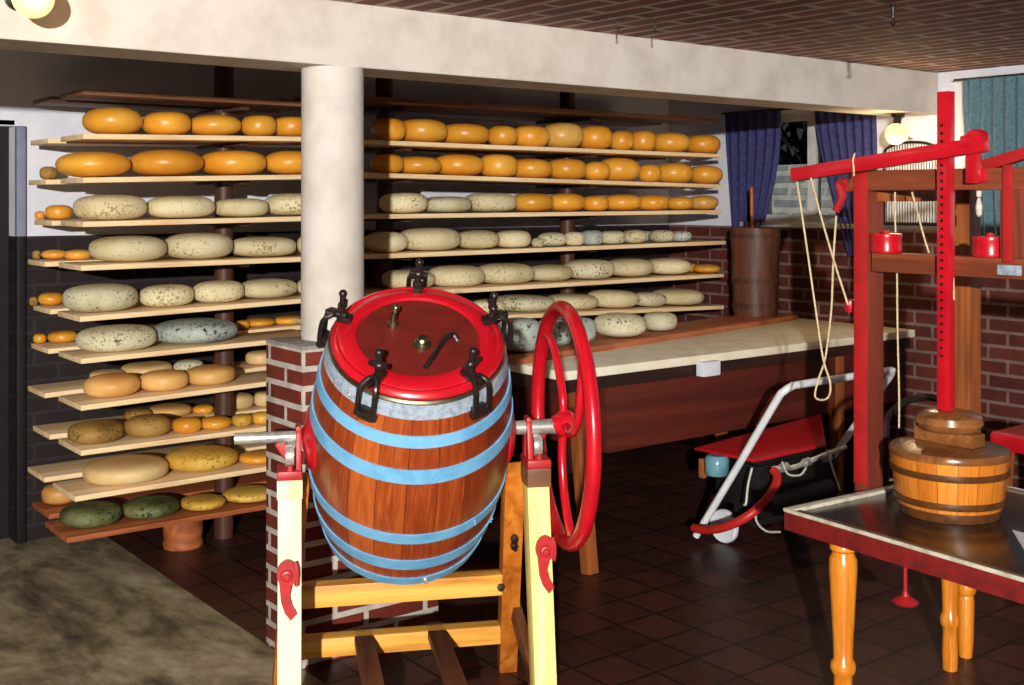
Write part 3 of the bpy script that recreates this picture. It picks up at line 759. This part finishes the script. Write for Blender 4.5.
# lid: galvanised lip, red ring, brown plate
bm = new(); add_ring(bm, [(0.222, 0.335), (0.238, 0.335), (0.24, 0.341), (0.236, 0.347), (0.222, 0.347)], 72); obj('rim', bm, M_brass, barrel)
bm = new(); add_ring(bm, [(0.150, 0.345), (0.230, 0.345), (0.233, 0.353), (0.227, 0.362), (0.219, 0.366), (0.212, 0.363), (0.206, 0.368), (0.176, 0.372), (0.166, 0.370), (0.162, 0.360), (0.150, 0.356)], 72)
lid = obj('lid', bm, M_red, barrel)
bm = new(); add_lathe(bm, [(0, 0.343), (0.170, 0.343), (0.170, 0.362), (0.06, 0.364), (0, 0.364)], 56); obj('lid_plate', bm, M_lid, barrel)
def lidpt(px, py, z=0.364):
    """point of the photograph laid on the lid plane, in barrel coordinates"""
    Mw = Matrix.Translation((CHX, CHY, 0)) @ Matrix.Rotation(RZC, 4, 'Z') @ Matrix.Translation((0.012, 0, AX - 0.014)) @ Matrix.Rotation(TILT, 4, 'X')
    Mi = Mw.inverted(); o = Mi @ Vector((0, 0, CAMZ)); d = Mi.to_3x3() @ Vector(ray(px, py))
    k = (z - o.z) / d.z; return o + d * k
k = lidpt(422, 345); bm = new(); add_lathe(bm, [(0, 0), (0.024, 0), (0.024, 0.006), (0.015, 0.01), (0.017, 0.02), (0.012, 0.026), (0, 0.027)], 20, Matrix.Translation(k)); obj('lid_knob', bm, M_brass, barrel)
k = lidpt(393, 325); bm = new(); add_lathe(bm, [(0, 0), (0.016, 0), (0.015, 0.008), (0.008, 0.012), (0.009, 0.045), (0, 0.047)], 16, Matrix.Translation(k)); add_ball(bm, k + Vector((0.006, 0.01, 0.05)), 0.011, seg=10); obj('vent_valve', bm, M_brass, barrel)
pts = [lidpt(425, 368), lidpt(433, 359), lidpt(444, 343), lidpt(452, 338), lidpt(458, 341)]
pts = [q + Vector((0, 0, 0.012)) for q in pts]; pts[0].z -= 0.012; pts[-1].z -= 0.012
bm = new(); add_tube(bm, pts, 0.008, 8, 5); obj('lid_handle', bm, M_iron, barrel)
for i, deg in enumerate((85, 14, -57, -125, 160)):
    a = R(deg); M = Matrix.Rotation(a, 4, 'Z')
    bm = new(); rb = brad(0.292) + 0.004
    add_box(bm, (rb + 0.008, 0, 0.292), (0.028, 0.045, 0.03), 0.006)
    add_tube(bm, [(rb + 0.014, -0.03, 0.292), (rb + 0.014, 0.03, 0.292)], 0.011, 10)
    for s in (-1, 1): add_tube(bm, [(rb + 0.016, s * 0.023, 0.285), (0.266, s * 0.023, 0.325), (0.258, s * 0.022, 0.372), (0.238, s * 0.012, 0.388), (0.232, 0, 0.392)], 0.0072, 8, 4)
    add_tube(bm, [(0.258, 0, 0.385), (0.200, 0, 0.388)], 0.010, 10)
    add_box(bm, (0.205, 0, 0.378), (0.04, 0.028, 0.018), 0.004)
    add_tube(bm, [(0.212, 0, 0.378), (0.212, 0, 0.455)], 0.009, 10)
    add_ball(bm, (0.212, 0, 0.42), 0.0135, (1, 1.3, 0.8), 12); add_ball(bm, (0.212, 0, 0.458), 0.0115, seg=12)
    add_tube(bm, [(0.212, -0.026, 0.415), (0.212, 0, 0.42), (0.212, 0.026, 0.425)], 0.008, 8)
    for v in bm.verts: v.co = M @ v.co
    obj('lid_clamp', bm, M_iron, barrel)
# trunnion plates on the barrel
for s in (-1, 1):
    bm = new(); add_lathe(bm, [(0, 0.265), (0.098, 0.262), (0.1, 0.272), (0.08, 0.288), (0.04, 0.296), (0.028, 0.302), (0, 0.304)], 32, frame((s, 0, 0), None, (0, 0, 0.012))); obj('trunnion_plate', bm, M_red, barrel)
# shaft, bearings
SL, SR = -0.325, 0.378
bm = new(); add_tube(bm, [(-0.30, 0, AX), (-0.36, 0, AX)], 0.016, 14); add_tube(bm, [(-0.36, 0, AX), (-0.475, 0, AX)], 0.016, 16); obj('axle_end', bm, M_steel, ch)
bm = new(); add_tube(bm, [(0.30, 0, AX), (0.38, 0, AX), (0.45, 0, AX)], [0.02, 0.021, 0.023], 16); obj('axle', bm, M_steel, ch)
for sd, x0 in ((1, SL), (-1, SR)):
    bm = new()
    add_box(bm, (x0, 0, 0.842), (0.07, 0.11, 0.026), 0.006)
    add_beam(bm, (x0 + sd * 0.024, -0.03, 0.85), (x0 + sd * 0.024, -0.014, 0.955), 0.016, 0.03, (1, 0, 0), 0.005)
    add_beam(bm, (x0 + sd * 0.024, 0.03, 0.85), (x0 + sd * 0.024, 0.014, 0.955), 0.016, 0.03, (1, 0, 0), 0.005)
    add_box(bm, (x0 + sd * 0.024, 0, 0.962), (0.016, 0.055, 0.02), 0.006)
    add_beam(bm, (x0 + sd * 0.02, 0.045, 0.845), (x0 - sd * 0.03, 0.04, 0.92), 0.02, 0.03, (0, 1, 0), 0.005)
    for q in (-1, 1): add_lathe(bm, [(0, 0.852), (0.011, 0.852), (0.011, 0.868), (0, 0.87)], 6, Matrix.Translation((x0, q * 0.042, 0)))
    obj('bearing', bm, M_redframe, ch)
    bm = new(); add_lathe(bm, [(0, -0.012), (0.03, -0.012), (0.033, 0.0), (0.03, 0.012), (0, 0.012)], 20, frame((1, 0, 0), None, (x0, -0.012, 0.89))); obj('roller', bm, M_steel, ch)
    bm = new(); add_box(bm, (x0, 0, 0.802), (0.07, 0.10, 0.054), 0.004); o = obj('bearing_block', bm, M_plankdark if sd < 0 else M_creamlit, ch)
# legs
bm = new(); add_beam(bm, (SL - 0.002, -0.03, 0), (SL, 0, 0.774), 0.065, 0.075, (1, 0, 0)); lg = obj('leg', bm, M_creamlit, ch)
bm = new(); add_beam(bm, (SR + 0.024, -0.03, 0), (SR, 0, 0.774), 0.065, 0.075, (1, 0, 0)); rg = obj('leg', bm, M_cream, ch)
for s, (xt, xb) in ((1, (0.325, 0.41)), (-1, (-0.30, -0.345))):
    bm = new(); add_beam(bm, (xb, 0.6, 0), (xt, 0.062, 0.80), 0.06, 0.07, (1, 0, 0)); o = obj('leg', bm, M_orangewood, ch); o['label'] = 'orange brown slanting rear leg'
    bm = new(); add_beam(bm, (xt + s * 0.04, 0.05, 0.79), (xt + s * 0.07, -0.04, 0.77), 0.05, 0.05, (1, 0, 0)); bm.free()
def sx(yb, right=True):   # x of rear legs at a given y
    t_ = (yb - 0.062) / (0.6 - 0.062)
    return (0.325 + 0.085 * t_) if right else (-0.30 - 0.045 * t_)
for (yb, z, h) in ((0.30, 0.395, 0.066), (0.475, 0.172, 0.06)):
    bm = new(); add_box(bm, ((sx(yb) + sx(yb, False)) / 2 - 0.005, yb, z), (sx(yb) - sx(yb, False) - 0.05, 0.06, h), 0.004); obj('rail', bm, M_railwood, ch)
bm = new(); add_box(bm, (0.03, 0.0 - 0.02, 0.1), (0.66, 0.05, 0.08), 0.004); obj('rail', bm, M_railwood, ch)
for x in (-0.086, 0.150):
    bm = new(); add_box(bm, (x, 0.235, 0.188), (0.062, 0.58, 0.028), 0.004); obj('floor_board', bm, M_darkboard, ch)
bm = new(); add_beam(bm, (0.415, 0.02, 0.06), (0.395, 0.48, 0.32), 0.03, 0.06, (1, 0, 0)); o = obj('brace', bm, M_darkboard, ch)
# bolts on the right rear leg
bm = new()
for (yb, z) in ((0.19, 0.575), (0.21, 0.548)):
    add_lathe(bm, [(0, 0), (0.012, 0), (0.012, 0.014), (0.006, 0.016), (0.006, 0.03), (0, 0.03)], 8, frame((0, -1, -0.3), None, (sx(yb), yb - 0.035, z)))
obj('bolt', bm, M_iron, ch)
bm = new(); add_lathe(bm, [(0, 0), (0.012, 0), (0.011, 0.012), (0, 0.014)], 8, frame((0, -1, 0), None, (0.325, 0.266, 0.39))); obj('bolt', bm, M_iron, ch)
# red cast catches on the front legs
def catch(x, y, z):
    bm = new()
    M = Matrix(((1, 0, 0, x), (0, 0, -1, y), (0, 1, 0, z), (0, 0, 0, 1)))
    head = [(0.027 * math.cos(a), 0.005 + 0.037 * math.sin(a)) for a in [2 * PI * i / 20 for i in range(20)]]
    add_prism(bm, head, 0.012, M)
    tail = [(-0.021, -0.018), (0.012, -0.03), (0.006, -0.055), (0.012, -0.08), (0.026, -0.105), (0.010, -0.122), (-0.006, -0.100), (-0.016, -0.07)]
    add_prism(bm, tail, 0.014, M)
    add_lathe(bm, [(0, 0.01), (0.018, 0.01), (0.016, 0.02), (0.009, 0.022), (0.008, 0.028), (0, 0.029)], 18, M)
    add_tube(bm, [M @ Vector((0.022, 0.036, 0.006)), M @ Vector((0.028, 0.01, 0.008)), M @ Vector((0.026, -0.03, 0.008))], 0.006, 6, 4)
    return bm
obj('catch', catch(SL - 0.008, -0.063, 0.575), M_redframe, ch)
obj('catch', catch(SR + 0.012, -0.062, 0.60), M_redframe, ch)
# hand wheel
WX, WR = 0.460, 0.336
whm = Matrix.Translation((WX, 0, AX + 0.006)) @ Matrix.Rotation(R(90), 4, 'Y')
bm = new(); add_ring(bm, [(WR + 0.024 * math.cos(2 * PI * i / 12), 0.022 * math.sin(2 * PI * i / 12)) for i in range(12)], 72, whm); hw_ = obj('hand_wheel', bm, M_red, ch)
bm = new(); add_lathe(bm, [(0, -0.035), (0.022, -0.035), (0.03, -0.02), (0.04, -0.01), (0.04, 0.02), (0.028, 0.034), (0.014, 0.04), (0, 0.041)], 24, frame((1, 0, 0), None, (WX, 0, AX + 0.006))); o = obj('hub', bm, M_red, hw_)
for pts in ([(0, 0.02), (0.005, 0.08), (0.07, 0.17), (0.15, 0.225), (0.245, 0.24)], [(-0.02, 0), (-0.11, -0.005), (-0.175, 0.05), (-0.21, 0.15), (-0.235, 0.25)], [(0, -0.02), (0.012, -0.10), (-0.01, -0.19), (-0.07, -0.275), (-0.14, -0.313)]):
    bm = new(); add_tube(bm, [(WX, y, AX + 0.006 + z) for y, z in pts], [0.015] + [0.013] * 31 + [0.015], 10, 8); obj('spoke', bm, M_red, hw_)

# ------------------------------------------------------------------ table with the cheese mould
TC = on_z(783, 508, 0.65); TRZ = R(-4.0)
tb = thing('draining_table', 'dark wet table with red apron and turned yellow legs under the press', 'table', (TC.x, TC.y, 0), TRZ)
TL, TW = 0.83, 1.5     # along x, along -y
bm = new(); add_box(bm, (TL / 2, -TW / 2, 0.625), (TL - 0.02, TW - 0.02, 0.03), 0.003); obj('tabletop', bm, M_tabletop, tb)
for c, s in (((0.004, -TW / 2, 0.645), (0.008, TW, 0.012)), ((TL / 2, -0.016, 0.644), (TL - 0.016, 0.032, 0.014)), ((TL - 0.004, -TW / 2, 0.645), (0.008, TW, 0.012)), ((TL / 2, -TW + 0.004, 0.645), (TL - 0.016, 0.008, 0.012))):
    bm = new(); add_box(bm, c, s, 0.003); obj('rim', bm, M_rimglint, tb)
for c, s in (((0.021, -TW / 2 - 0.016, 0.643), (0.026, TW - 0.05, 0.012)), ((TL - 0.021, -TW / 2 - 0.016, 0.643), (0.026, TW - 0.05, 0.012))):
    bm = new(); add_box(bm, c, s, 0.003); obj('border', bm, M_border, tb)
for c, s in (((0.014, -TW / 2, 0.6115), (0.024, TW - 0.004, 0.056)), ((TL / 2, -0.014, 0.6115), (TL - 0.054, 0.024, 0.056)), ((TL - 0.014, -TW / 2, 0.6115), (0.024, TW - 0.004, 0.056)), ((TL / 2, -TW + 0.014, 0.6115), (TL - 0.054, 0.024, 0.056))):
    bm = new(); add_box(bm, c, s, 0.003); obj('apron', bm, M_apron, tb)
legp = [(0, 0), (0.028, 0), (0.031, 0.06), (0.028, 0.12), (0.029, 0.145), (0.037, 0.155), (0.039, 0.17), (0.036, 0.185), (0.029, 0.195), (0.031, 0.25), (0.038, 0.38), (0.043, 0.47), (0.042, 0.50), (0.034, 0.515), (0.033, 0.522), (0.041, 0.53), (0.041, 0.54), (0.036, 0.548), (0.039, 0.56), (0.04, 0.61), (0, 0.61)]
for (x, y) in ((0.14, -0.115), (TL - 0.075, -0.055), (0.14, -TW + 0.115), (TL - 0.075, -TW + 0.1)):
    bm = new(); add_lathe(bm, [(r * (0.86 if x > 0.5 else 1), z) for r, z in legp], 28, Matrix.Translation((x, y, 0))); obj('leg', bm, M_leg, tb)
# white sheet
bm = new(); q = [on_z(1012, 531, 0.642), on_z(1030, 560, 0.642), on_z(1062, 575, 0.642), on_z(1050, 541, 0.642)]
add_hexa(bm, q + [v + Vector((0, 0, 0.004)) for v in q]); o = obj('paper_sheet', bm, M_card, None, tuple(q[0])); tag(o, 'white paper sheet lying on the wet table at the right edge', 'paper')

MX, MY = 3.255, 1.988
mz = 0.67
md = thing('cheese_mould', 'round staved cheese mould with a lid on the wet table', 'cheese mould', (MX, MY, mz))
bm = new(); add_lathe(bm, [(0, 0), (0.154, 0), (0.157, 0.01), (0.168, 0.10), (0.175, 0.155), (0.168, 0.158), (0.165, 0.15), (0, 0.148)], 48); obj('tub', bm, M_tub, md)
bm = new(); add_lathe(bm, [(0, -0.029), (0.146, -0.029), (0.150, -0.012), (0.150, 0.0), (0, 0.0)], 40); obj('shade_disc', bm, M_tubband, md)  # disc added below the tub, dark to stand for the shade there
for z, r, h in ((0.012, 0.158, 0.02), (0.098, 0.168, 0.02)):
    bm = new(); add_ring(bm, [(r - 0.003, z), (r + 0.004, z), (r + 0.007, z + h / 2), (r + 0.006, z + h), (r - 0.001, z + h)], 48); obj('band', bm, M_tubband, md)
bm = new(); add_lathe(bm, [(0, 0.15), (0.176, 0.15), (0.178, 0.16), (0.172, 0.172), (0.12, 0.182), (0.0, 0.186)], 40); obj('lid', bm, M_lidwood, md)
bm = new(); add_box(bm, (0, 0, 0.203), (0.07, 0.2, 0.04), 0.006); obj('lid_bar', bm, M_lidwood, md)
bm = new(); add_lathe(bm, [(0, 0.223), (0.075, 0.223), (0.09, 0.23), (0.101, 0.248), (0.096, 0.268), (0.075, 0.279), (0.03, 0.283), (0, 0.283)], 36); obj('follower', bm, M_lidwood, md)

# ------------------------------------------------------------------ lever press
PXC = 3.312; PYL = 2.276 + 0.046
pr = thing('cheese_press', 'red wooden lever cheese press with a notched bar above the mould', 'press', (PXC, PYL, 0))
def P(x, y, z): return (x - PXC, y - PYL, z)
bm = new(); add_box(bm, P(PXC + 0.01, PYL, (0.47 + 1.70) / 2), (0.09, 0.052, 1.70 - 0.47), 0.004); obj('post', bm, M_redbrownZ, pr)
bm = new(); add_box(bm, P(PXC - 0.037, PYL, (0.66 + 1.695) / 2), (0.006, 0.050, 1.695 - 0.66), 0.002); obj('post_facing', bm, M_redframe, pr)
RPX, RPY = 3.755, 2.23
bm = new(); add_box(bm, P(RPX, RPY, (0.42 + 1.66) / 2), (0.075, 0.075, 1.66 - 0.42), 0.004); obj('post', bm, M_brownpost, pr)
bm = new(); add_lathe(bm, [(0, 0), (0.022, 0), (0.027, 0.06), (0.03, 0.2), (0.026, 0.215), (0.036, 0.23), (0.036, 0.25), (0.03, 0.265), (0.033, 0.44), (0, 0.44)], 24, Matrix.Translation(P(RPX, RPY, 0))); obj('turned_foot', bm, M_leg, pr)
bm = new(); add_beam(bm, P(PXC, PYL, 0.54), P(RPX, RPY + 0.03, 0.54), 0.05, 0.06, (0, 1, 0)); obj('side_rail', bm, M_brownpost, pr)
YE = 1.12
bm = new(); add_box(bm, P(PXC, (PYL + YE) / 2, 1.664), (0.07, PYL - YE + 0.10, 0.066), 0.004); obj('crossbeam', bm, M_redbrown, pr)
bm = new(); add_box(bm, P(PXC, (PYL + YE) / 2 - 0.04, 1.396), (0.068, PYL - YE, 0.062), 0.004); obj('crossbeam', bm, M_redbrown, pr)
bm = new(); add_box(bm, P(PXC, YE - 0.04, 1.70 / 2), (0.07, 0.088, 1.70), 0.004); obj('post', bm, M_redbrownZ, pr)
bm = new(); add_beam(bm, P(PXC + 0.02, PYL - 0.02, 1.62), P(RPX, RPY, 1.62), 0.04, 0.05, (0, 1, 0)); obj('side_rail', bm, M_brownpost, pr)
yu = on_x(1013, 200, PXC - 0.03).y
bm = new(); add_box(bm, P(PXC - 0.005, yu, 1.53), (0.066, 0.075, 0.206), 0.003); obj('spacer_post', bm, M_redbrownZ, pr)
bm = new(); add_box(bm, P(PXC - 0.041, yu + 0.01, 1.56), (0.006, 0.03, 0.29), 0.002); obj('spacer_strip', bm, M_redframe, pr)
# notched bar with a line of peg holes
BX, BY = 3.262, 2.003
bm = new(); add_box(bm, P(BX, BY, (0.945 + 1.935) / 2), (0.034, 0.042, 1.935 - 0.945), 0.003); bar = obj('notched_bar', bm, M_red, pr)
bm = new()
for i in range(30):
    z = 1.83 - i * 0.0245
    add_tube(bm, [P(BX - 0.0165, BY + 0.003, z), P(BX - 0.0195, BY + 0.003, z)], 0.005, 8)
o = obj('peg_holes', bm, M_black, bar)
# lever
LX = 3.216
la = on_x(794, 175, LX); lb = on_x(986, 144, LX)
bm = new(); add_beam(bm, P(*la), P(*lb), 0.04, 0.045, (1, 0, 0), 0.003); lev = obj('lever', bm, M_red, pr)
fk = on_x(981, 150, PXC - 0.03)
bm = new(); fx = PXC - 0.06
add_box(bm, P(fx, fk.y + 0.006, 1.715), (0.04, 0.034, 0.13), 0.006)
add_lathe(bm, [(0, -0.026), (0.025, -0.026), (0.028, -0.018), (0.028, 0.018), (0.025, 0.026), (0, 0.026)], 20, frame((1, 0, 0), None, P(fx, fk.y - 0.006, 1.785)))
add_box(bm, P(fx - 0.035, fk.y, 1.775), (0.05, 0.035, 0.035), 0.006); add_box(bm, P(PXC - 0.035, fk.y, 1.675), (0.04, 0.05, 0.04), 0.004)
obj('pivot_fork', bm, M_red, pr)
c1 = on_x(984, 166, PXC + 0.05); c2 = on_x(1060, 143, PXC + 0.05)
bm = new(); add_beam(bm, P(c1.x, c1.y, c1.z), P(c2.x, c2.y, c2.z), 0.035, 0.035, (1, 0, 0), 0.003); obj('counter_lever', bm, M_redframe, pr)
# hooked handle on the left of the post
hk = [on_x(850, 190, PXC - 0.02), on_x(845, 182, PXC - 0.02), on_x(839, 184, PXC - 0.02), on_x(842, 196, PXC - 0.02), on_x(836, 211, PXC - 0.02)]
bm = new(); add_tube(bm, [P(*q) for q in hk], [0.012] * 16 + [0.014] * 17, 8, 8); add_beam(bm, P(*on_x(846, 188, PXC - 0.02)), P(PXC - 0.02, PYL + 0.03, 1.645), 0.025, 0.03, (1, 0, 0)); obj('hook_handle', bm, M_redframe, pr)
kn = on_x(850, 306, PXC); bm = new(); add_lathe(bm, [(0, -0.02), (0.014, -0.02), (0.02, 0.0), (0.017, 0.018), (0, 0.024)], 16, Matrix.Translation(P(*kn))); add_tube(bm, [P(*kn), P(PXC, PYL + 0.03, kn.z)], 0.009, 8); obj('cleat_knob', bm, M_red, pr)
# two red weights on the lower crossbeam
for px, lb_ in ((886, 'red round weight on the lower crossbeam beside the left post'), (990, 'red round weight on the lower crossbeam right of the notched bar')):
    w = on_x(px, 243, PXC); rr_ = 0.052
    bm = new(); add_lathe(bm, [(0, 0), (rr_ * 0.96, 0), (rr_, 0.006), (rr_ * 0.97, 0.012), (rr_ * 0.97, 0.048), (rr_, 0.054), (rr_ * 0.96, 0.062), (0.012, 0.063), (0.01, 0.072), (0, 0.072)], 28)
    o = obj('round_weight', bm, M_red); o.location = (PXC, w.y, 1.428); tag(o, lb_, 'weight', 'round red press weights')
# hanging plummet under the top beam
pb = on_x(979, 205, PXC); bm = new(); add_tube(bm, [(0, 0, 0.0), (0, 0, -0.02)], 0.008, 8); add_lathe(bm, [(0, -0.085), (0.009, -0.075), (0.011, -0.05), (0.005, -0.025), (0, -0.02)], 12)
o = obj('plummet', bm, M_cord); o.location = (PXC, pb.y, 1.63); tag(o, 'small white plummet hanging under the top press beam', 'plummet')
bm = new(); add_box(bm, P(PXC - 0.037, on_x(1016, 267, PXC).y, 1.392), (0.004, 0.075, 0.03), 0.001); o = obj('maker_plate', bm, M_zinc, pr)
# ropes
def rope(pts, r, label, mat=M_rope, name='rope'):
    bm = new(); add_tube(bm, pts, r, 6, 6); o = obj(name, bm, mat, None, tuple(pts[0])); return tag(o, label, 'rope', 'cords hanging from the cheese press')
q = lambda px, py: on_x(px, py, LX - 0.026)
loop = [q(797, 182), q(802, 215), q(808, 256), q(815, 305), q(823, 358), q(830, 382), q(829, 396), q(822, 400), q(815, 396), q(816, 380), q(823, 358), q(829, 310), q(831, 260), q(834, 216)]
for i, v in enumerate(loop):
    if i > 8: v.x += 0.012
rope(loop, 0.0034, 'pale rope hanging from the lever tip in a long loop')
rope([q(811, 178), q(822, 220), q(834, 261), q(848, 305)], 0.0034, 'pale rope stretched from the red lever to the post knob')
qq = lambda px, py: on_x(px, py, LX - 0.022)
rope([qq(854, 176), qq(853.5, 168), qq(853, 160), qq(855, 153)], 0.003, 'short knotted cord tied around the red lever')
q2 = lambda px, py: on_x(px, py, PXC)
rope([q2(895, 192), q2(895, 215), q2(895.5, 232)], 0.003, 'short pale cord between the top beam and the left red weight')
rope([q2(912, 192), q2(918, 215), q2(924, 237), q2(929, 253)], 0.003, 'slanting pale cord between the two beams of the press')
q3 = lambda px, py: on_x(px, py, PXC)
rope([q3(897, 273), q3(897.5, 330), q3(899, 390), q3(899, 428)], 0.003, 'thin pale cord hanging straight below the lower press beam')
rope([on_x(951, 258, PXC - 0.04), on_x(953, 275, PXC - 0.04), on_x(954, 300, PXC - 0.04)], 0.003, 'short pale cord hanging beside the notched red bar')
# iron crank beside the mould
a = on_x(944, 397, PXC + 0.1); bm = new()
ps = [on_x(886, 425, PXC + 0.12), on_x(892, 412, PXC + 0.12), on_x(905, 402, PXC + 0.12), on_x(925, 397, PXC + 0.12), on_x(942, 400, PXC + 0.12)]
o0 = Vector((PXC + 0.12, ps[0].y, 0.641))
add_tube(bm, [(o0.x, o0.y, o0.z)] + [tuple(v) for v in ps], 0.012, 8, 5); add_lathe(bm, [(0, 0), (0.03, 0), (0.028, 0.008), (0, 0.01)], 16, Matrix.Translation(o0))
add_ball(bm, ps[-1], 0.018, seg=12)
o = obj('iron_crank', bm, M_iron, None, tuple(o0)); tag(o, 'bent dark iron handle standing behind the cheese mould', 'handle')
# weight on a rod hanging below the table
hw0 = Vector((3.28, 1.80, 0.61)); hwp = None
best = None
for Y in [1.5 + i * 0.01 for i in range(90)]:
    x = 3.3; k = (CF * x + SF * Y); px = PX0 + F * (SF * x - CF * Y) / k
    if best is None or abs(px - 906) < best[0]: best = (abs(px - 906), Y, k)
zd = CAMZ - (600 - HY) * best[2] / F
bm = new(); H = 0.609 - zd
add_tube(bm, [(0, 0, 0), (0, 0, -H)], 0.006, 8); add_lathe(bm, [(0, -H - 0.012), (0.036, -H - 0.012), (0.042, -H - 0.004), (0.03, -H + 0.004), (0.012, -H + 0.014), (0.007, -H + 0.03), (0, -H + 0.03)], 24)
o = obj('hanging_weight', bm, M_redframe); o.location = (3.3, best[1], 0.609); tag(o, 'red disc weight on a thin rod hanging under the table', 'weight')

# red stool behind the table
st = thing('stool', 'low stool with a red seat behind the table at right edge', 'stool', (4.62, 2.33, 0))
bm = new(); add_box(bm, (0, 0, 0.62), (0.34, 0.42, 0.075), 0.02); obj('seat', bm, M_red, st)
for sx_, sy_ in ((1, 1), (1, -1), (-1, 1), (-1, -1)):
    bm = new(); add_beam(bm, (sx_ * 0.15, sy_ * 0.18, 0), (sx_ * 0.12, sy_ * 0.15, 0.585), 0.035, 0.035); obj('leg', bm, M_brownpost, st)

# ------------------------------------------------------------------ wheeled machine with a tube handle
tr = thing('pump_trolley', 'wheeled pump trolley with red hood and silver tube handle before the bench', 'trolley', (4.3, 3.5, 0))
def T(x, y, z): return (x - 4.3, y - 3.5, z)
bm = new()
hd = [T(3.99, 3.74, .435), T(3.99, 3.38, .44), T(4.50, 3.38, .444), T(4.93, 3.735, .455)]
hd2 = [T(3.99, 3.74, .446), T(3.99, 3.38, .456), T(4.50, 3.38, .462), T(4.93, 3.735, .50)]
add_hexa(bm, hd + hd2, 0.006); obj('hood', bm, M_red, tr)
bm = new(); add_box(bm, T(4.36, 3.56, .30), (0.56, 0.26, 0.2), 0.012); add_box(bm, T(4.36, 3.56, .41), (0.50, 0.22, 0.06), 0.006)
add_tube(bm, [T(4.12, 3.44, .22), T(4.58, 3.44, .22)], 0.06, 16); obj('engine_body', bm, M_black, tr)
tube = [T(3.962, 3.70, .05), T(3.962, 3.45, .415), T(3.962, 3.235, .735), T(3.968, 3.20, .78), T(4.0, 3.18, .802), T(4.06, 3.175, .806), T(4.66, 3.175, .806), T(4.72, 3.18, .80), T(4.748, 3.20, .78), T(4.752, 3.235, .735), T(4.752, 3.40, .51), T(4.752, 3.56, .30)]
bm = new(); add_tube(bm, tube, 0.017, 10, 4); obj('handle', bm, M_silver, tr)
bm = new(); add_tube(bm, [T(3.95, 3.66, .078), T(4.70, 3.66, .078)], 0.012, 8); add_box(bm, T(4.36, 3.57, .13), (0.5, 0.2, 0.03), 0.004); add_tube(bm, [T(4.4, 3.6, .13), T(4.752, 3.56, .3)], 0.014, 8)
for x in (4.15, 4.56): add_box(bm, T(x, 3.6, .165), (0.03, 0.05, 0.09), 0.004)
obj('chassis', bm, M_black, tr)
for x in (4.11, 4.64):
    bm = new(); add_lathe(bm, [(0, -0.012), (0.03, -0.016), (0.05, -0.012), (0.072, -0.018), (0.078, -0.01), (0.078, 0.01), (0.072, 0.018), (0.05, 0.012), (0.03, 0.016), (0, 0.012)], 28, frame((1, 0, 0), None, T(x, 3.66, .079))); w_ = obj('wheel', bm, M_card, tr)
    bm = new(); add_lathe(bm, [(0, -0.022), (0.02, -0.022), (0.02, 0.022), (0, 0.022)], 16, frame((1, 0, 0), None, T(x, 3.66, .079))); obj('hub', bm, M_zinc, w_)
bm = new(); add_lathe(bm, [(0, 0), (0.05, 0), (0.055, 0.01), (0.056, 0.075), (0.045, 0.09), (0, 0.092)], 24, Matrix.Translation(T(4.015, 3.62, .34))); obj('jar', bm, m_paint('pale_blue_glass', (110, 158, 172), (84, 128, 146), 0.15, 0.6), tr)
bm = new(); add_box(bm, T(4.03, 3.72, .35), (0.03, 0.03, 0.09), 0.004); obj('lamp_bracket', bm, M_brownpost, tr)
bm = new()
add_tube(bm, [T(4.1, 3.37, .40), T(4.22, 3.345, .395), T(4.42, 3.34, .42), T(4.62, 3.36, .43)], 0.012, 8, 5)
for x in (4.15, 4.31, 4.46): add_lathe(bm, [(0, -0.02), (0.02, -0.018), (0.02, 0.018), (0, 0.02)], 10, frame((1, 0.1, 0.05), None, T(x, 3.345, .405)))
obj('fittings', bm, M_steel, tr)
hp = [(773, 470), (777, 476), (775, 486), (764, 502), (748, 516), (728, 526), (708, 530), (694, 528)]
yy = [3.34, 3.31, 3.29, 3.29, 3.32, 3.40, 3.52, 3.62]
bm = new(); add_tube(bm, [T(*on_y(a_, b_, y_)) for (a_, b_), y_ in zip(hp, yy)], 0.02, 10, 5); obj('hose', bm, M_hose, tr)
for cpts in ([(752, 468), (748, 485), (746, 503), (744, 505)], [(758, 505), (756, 520), (766, 531), (780, 532)], [(782, 462), (788, 474), (800, 475), (806, 468)], [(827, 450), (833, 470), (840, 490)]):
    bm = new(); add_tube(bm, [T(*on_y(a_, b_, 3.3)) for a_, b_ in cpts], 0.005, 6, 5); obj('cable', bm, M_cord, tr)

# ------------------------------------------------------------------ light
def point(name, loc, e, col, r):
    l = bpy.data.lights.new(name, 'POINT'); l.energy = e; l.color = col; l.shadow_soft_size = r
    o = bpy.data.objects.new(name, l); C.objects.link(o); o.location = loc; return o
point('flash', (-2.5, -2.85, 2.24), 3500, (1.0, 0.955, 0.90), 0.05)
w = bpy.data.worlds.new('world'); bpy.context.scene.world = w; w.use_nodes = True
bg = w.node_tree.nodes['Background']; bg.inputs[0].default_value = (0.75, 0.85, 1.0, 1); bg.inputs[1].default_value = 0.04
# daylight outside the window
sun = bpy.data.lights.new('daylight', 'SUN'); sun.energy = 5.0; sun.angle = R(4)
so = bpy.data.objects.new('daylight', sun); C.objects.link(so); so.location = (9, 3, 6); so.rotation_euler = (R(-8), R(-30), 0)
vs = bpy.context.scene.view_settings
bpy.context.scene.display_settings.display_device = 'sRGB'
vs.view_transform = 'Standard'; vs.look = 'None'; vs.gamma = 1.0; vs.use_curve_mapping = False
vs.exposure = 0.0
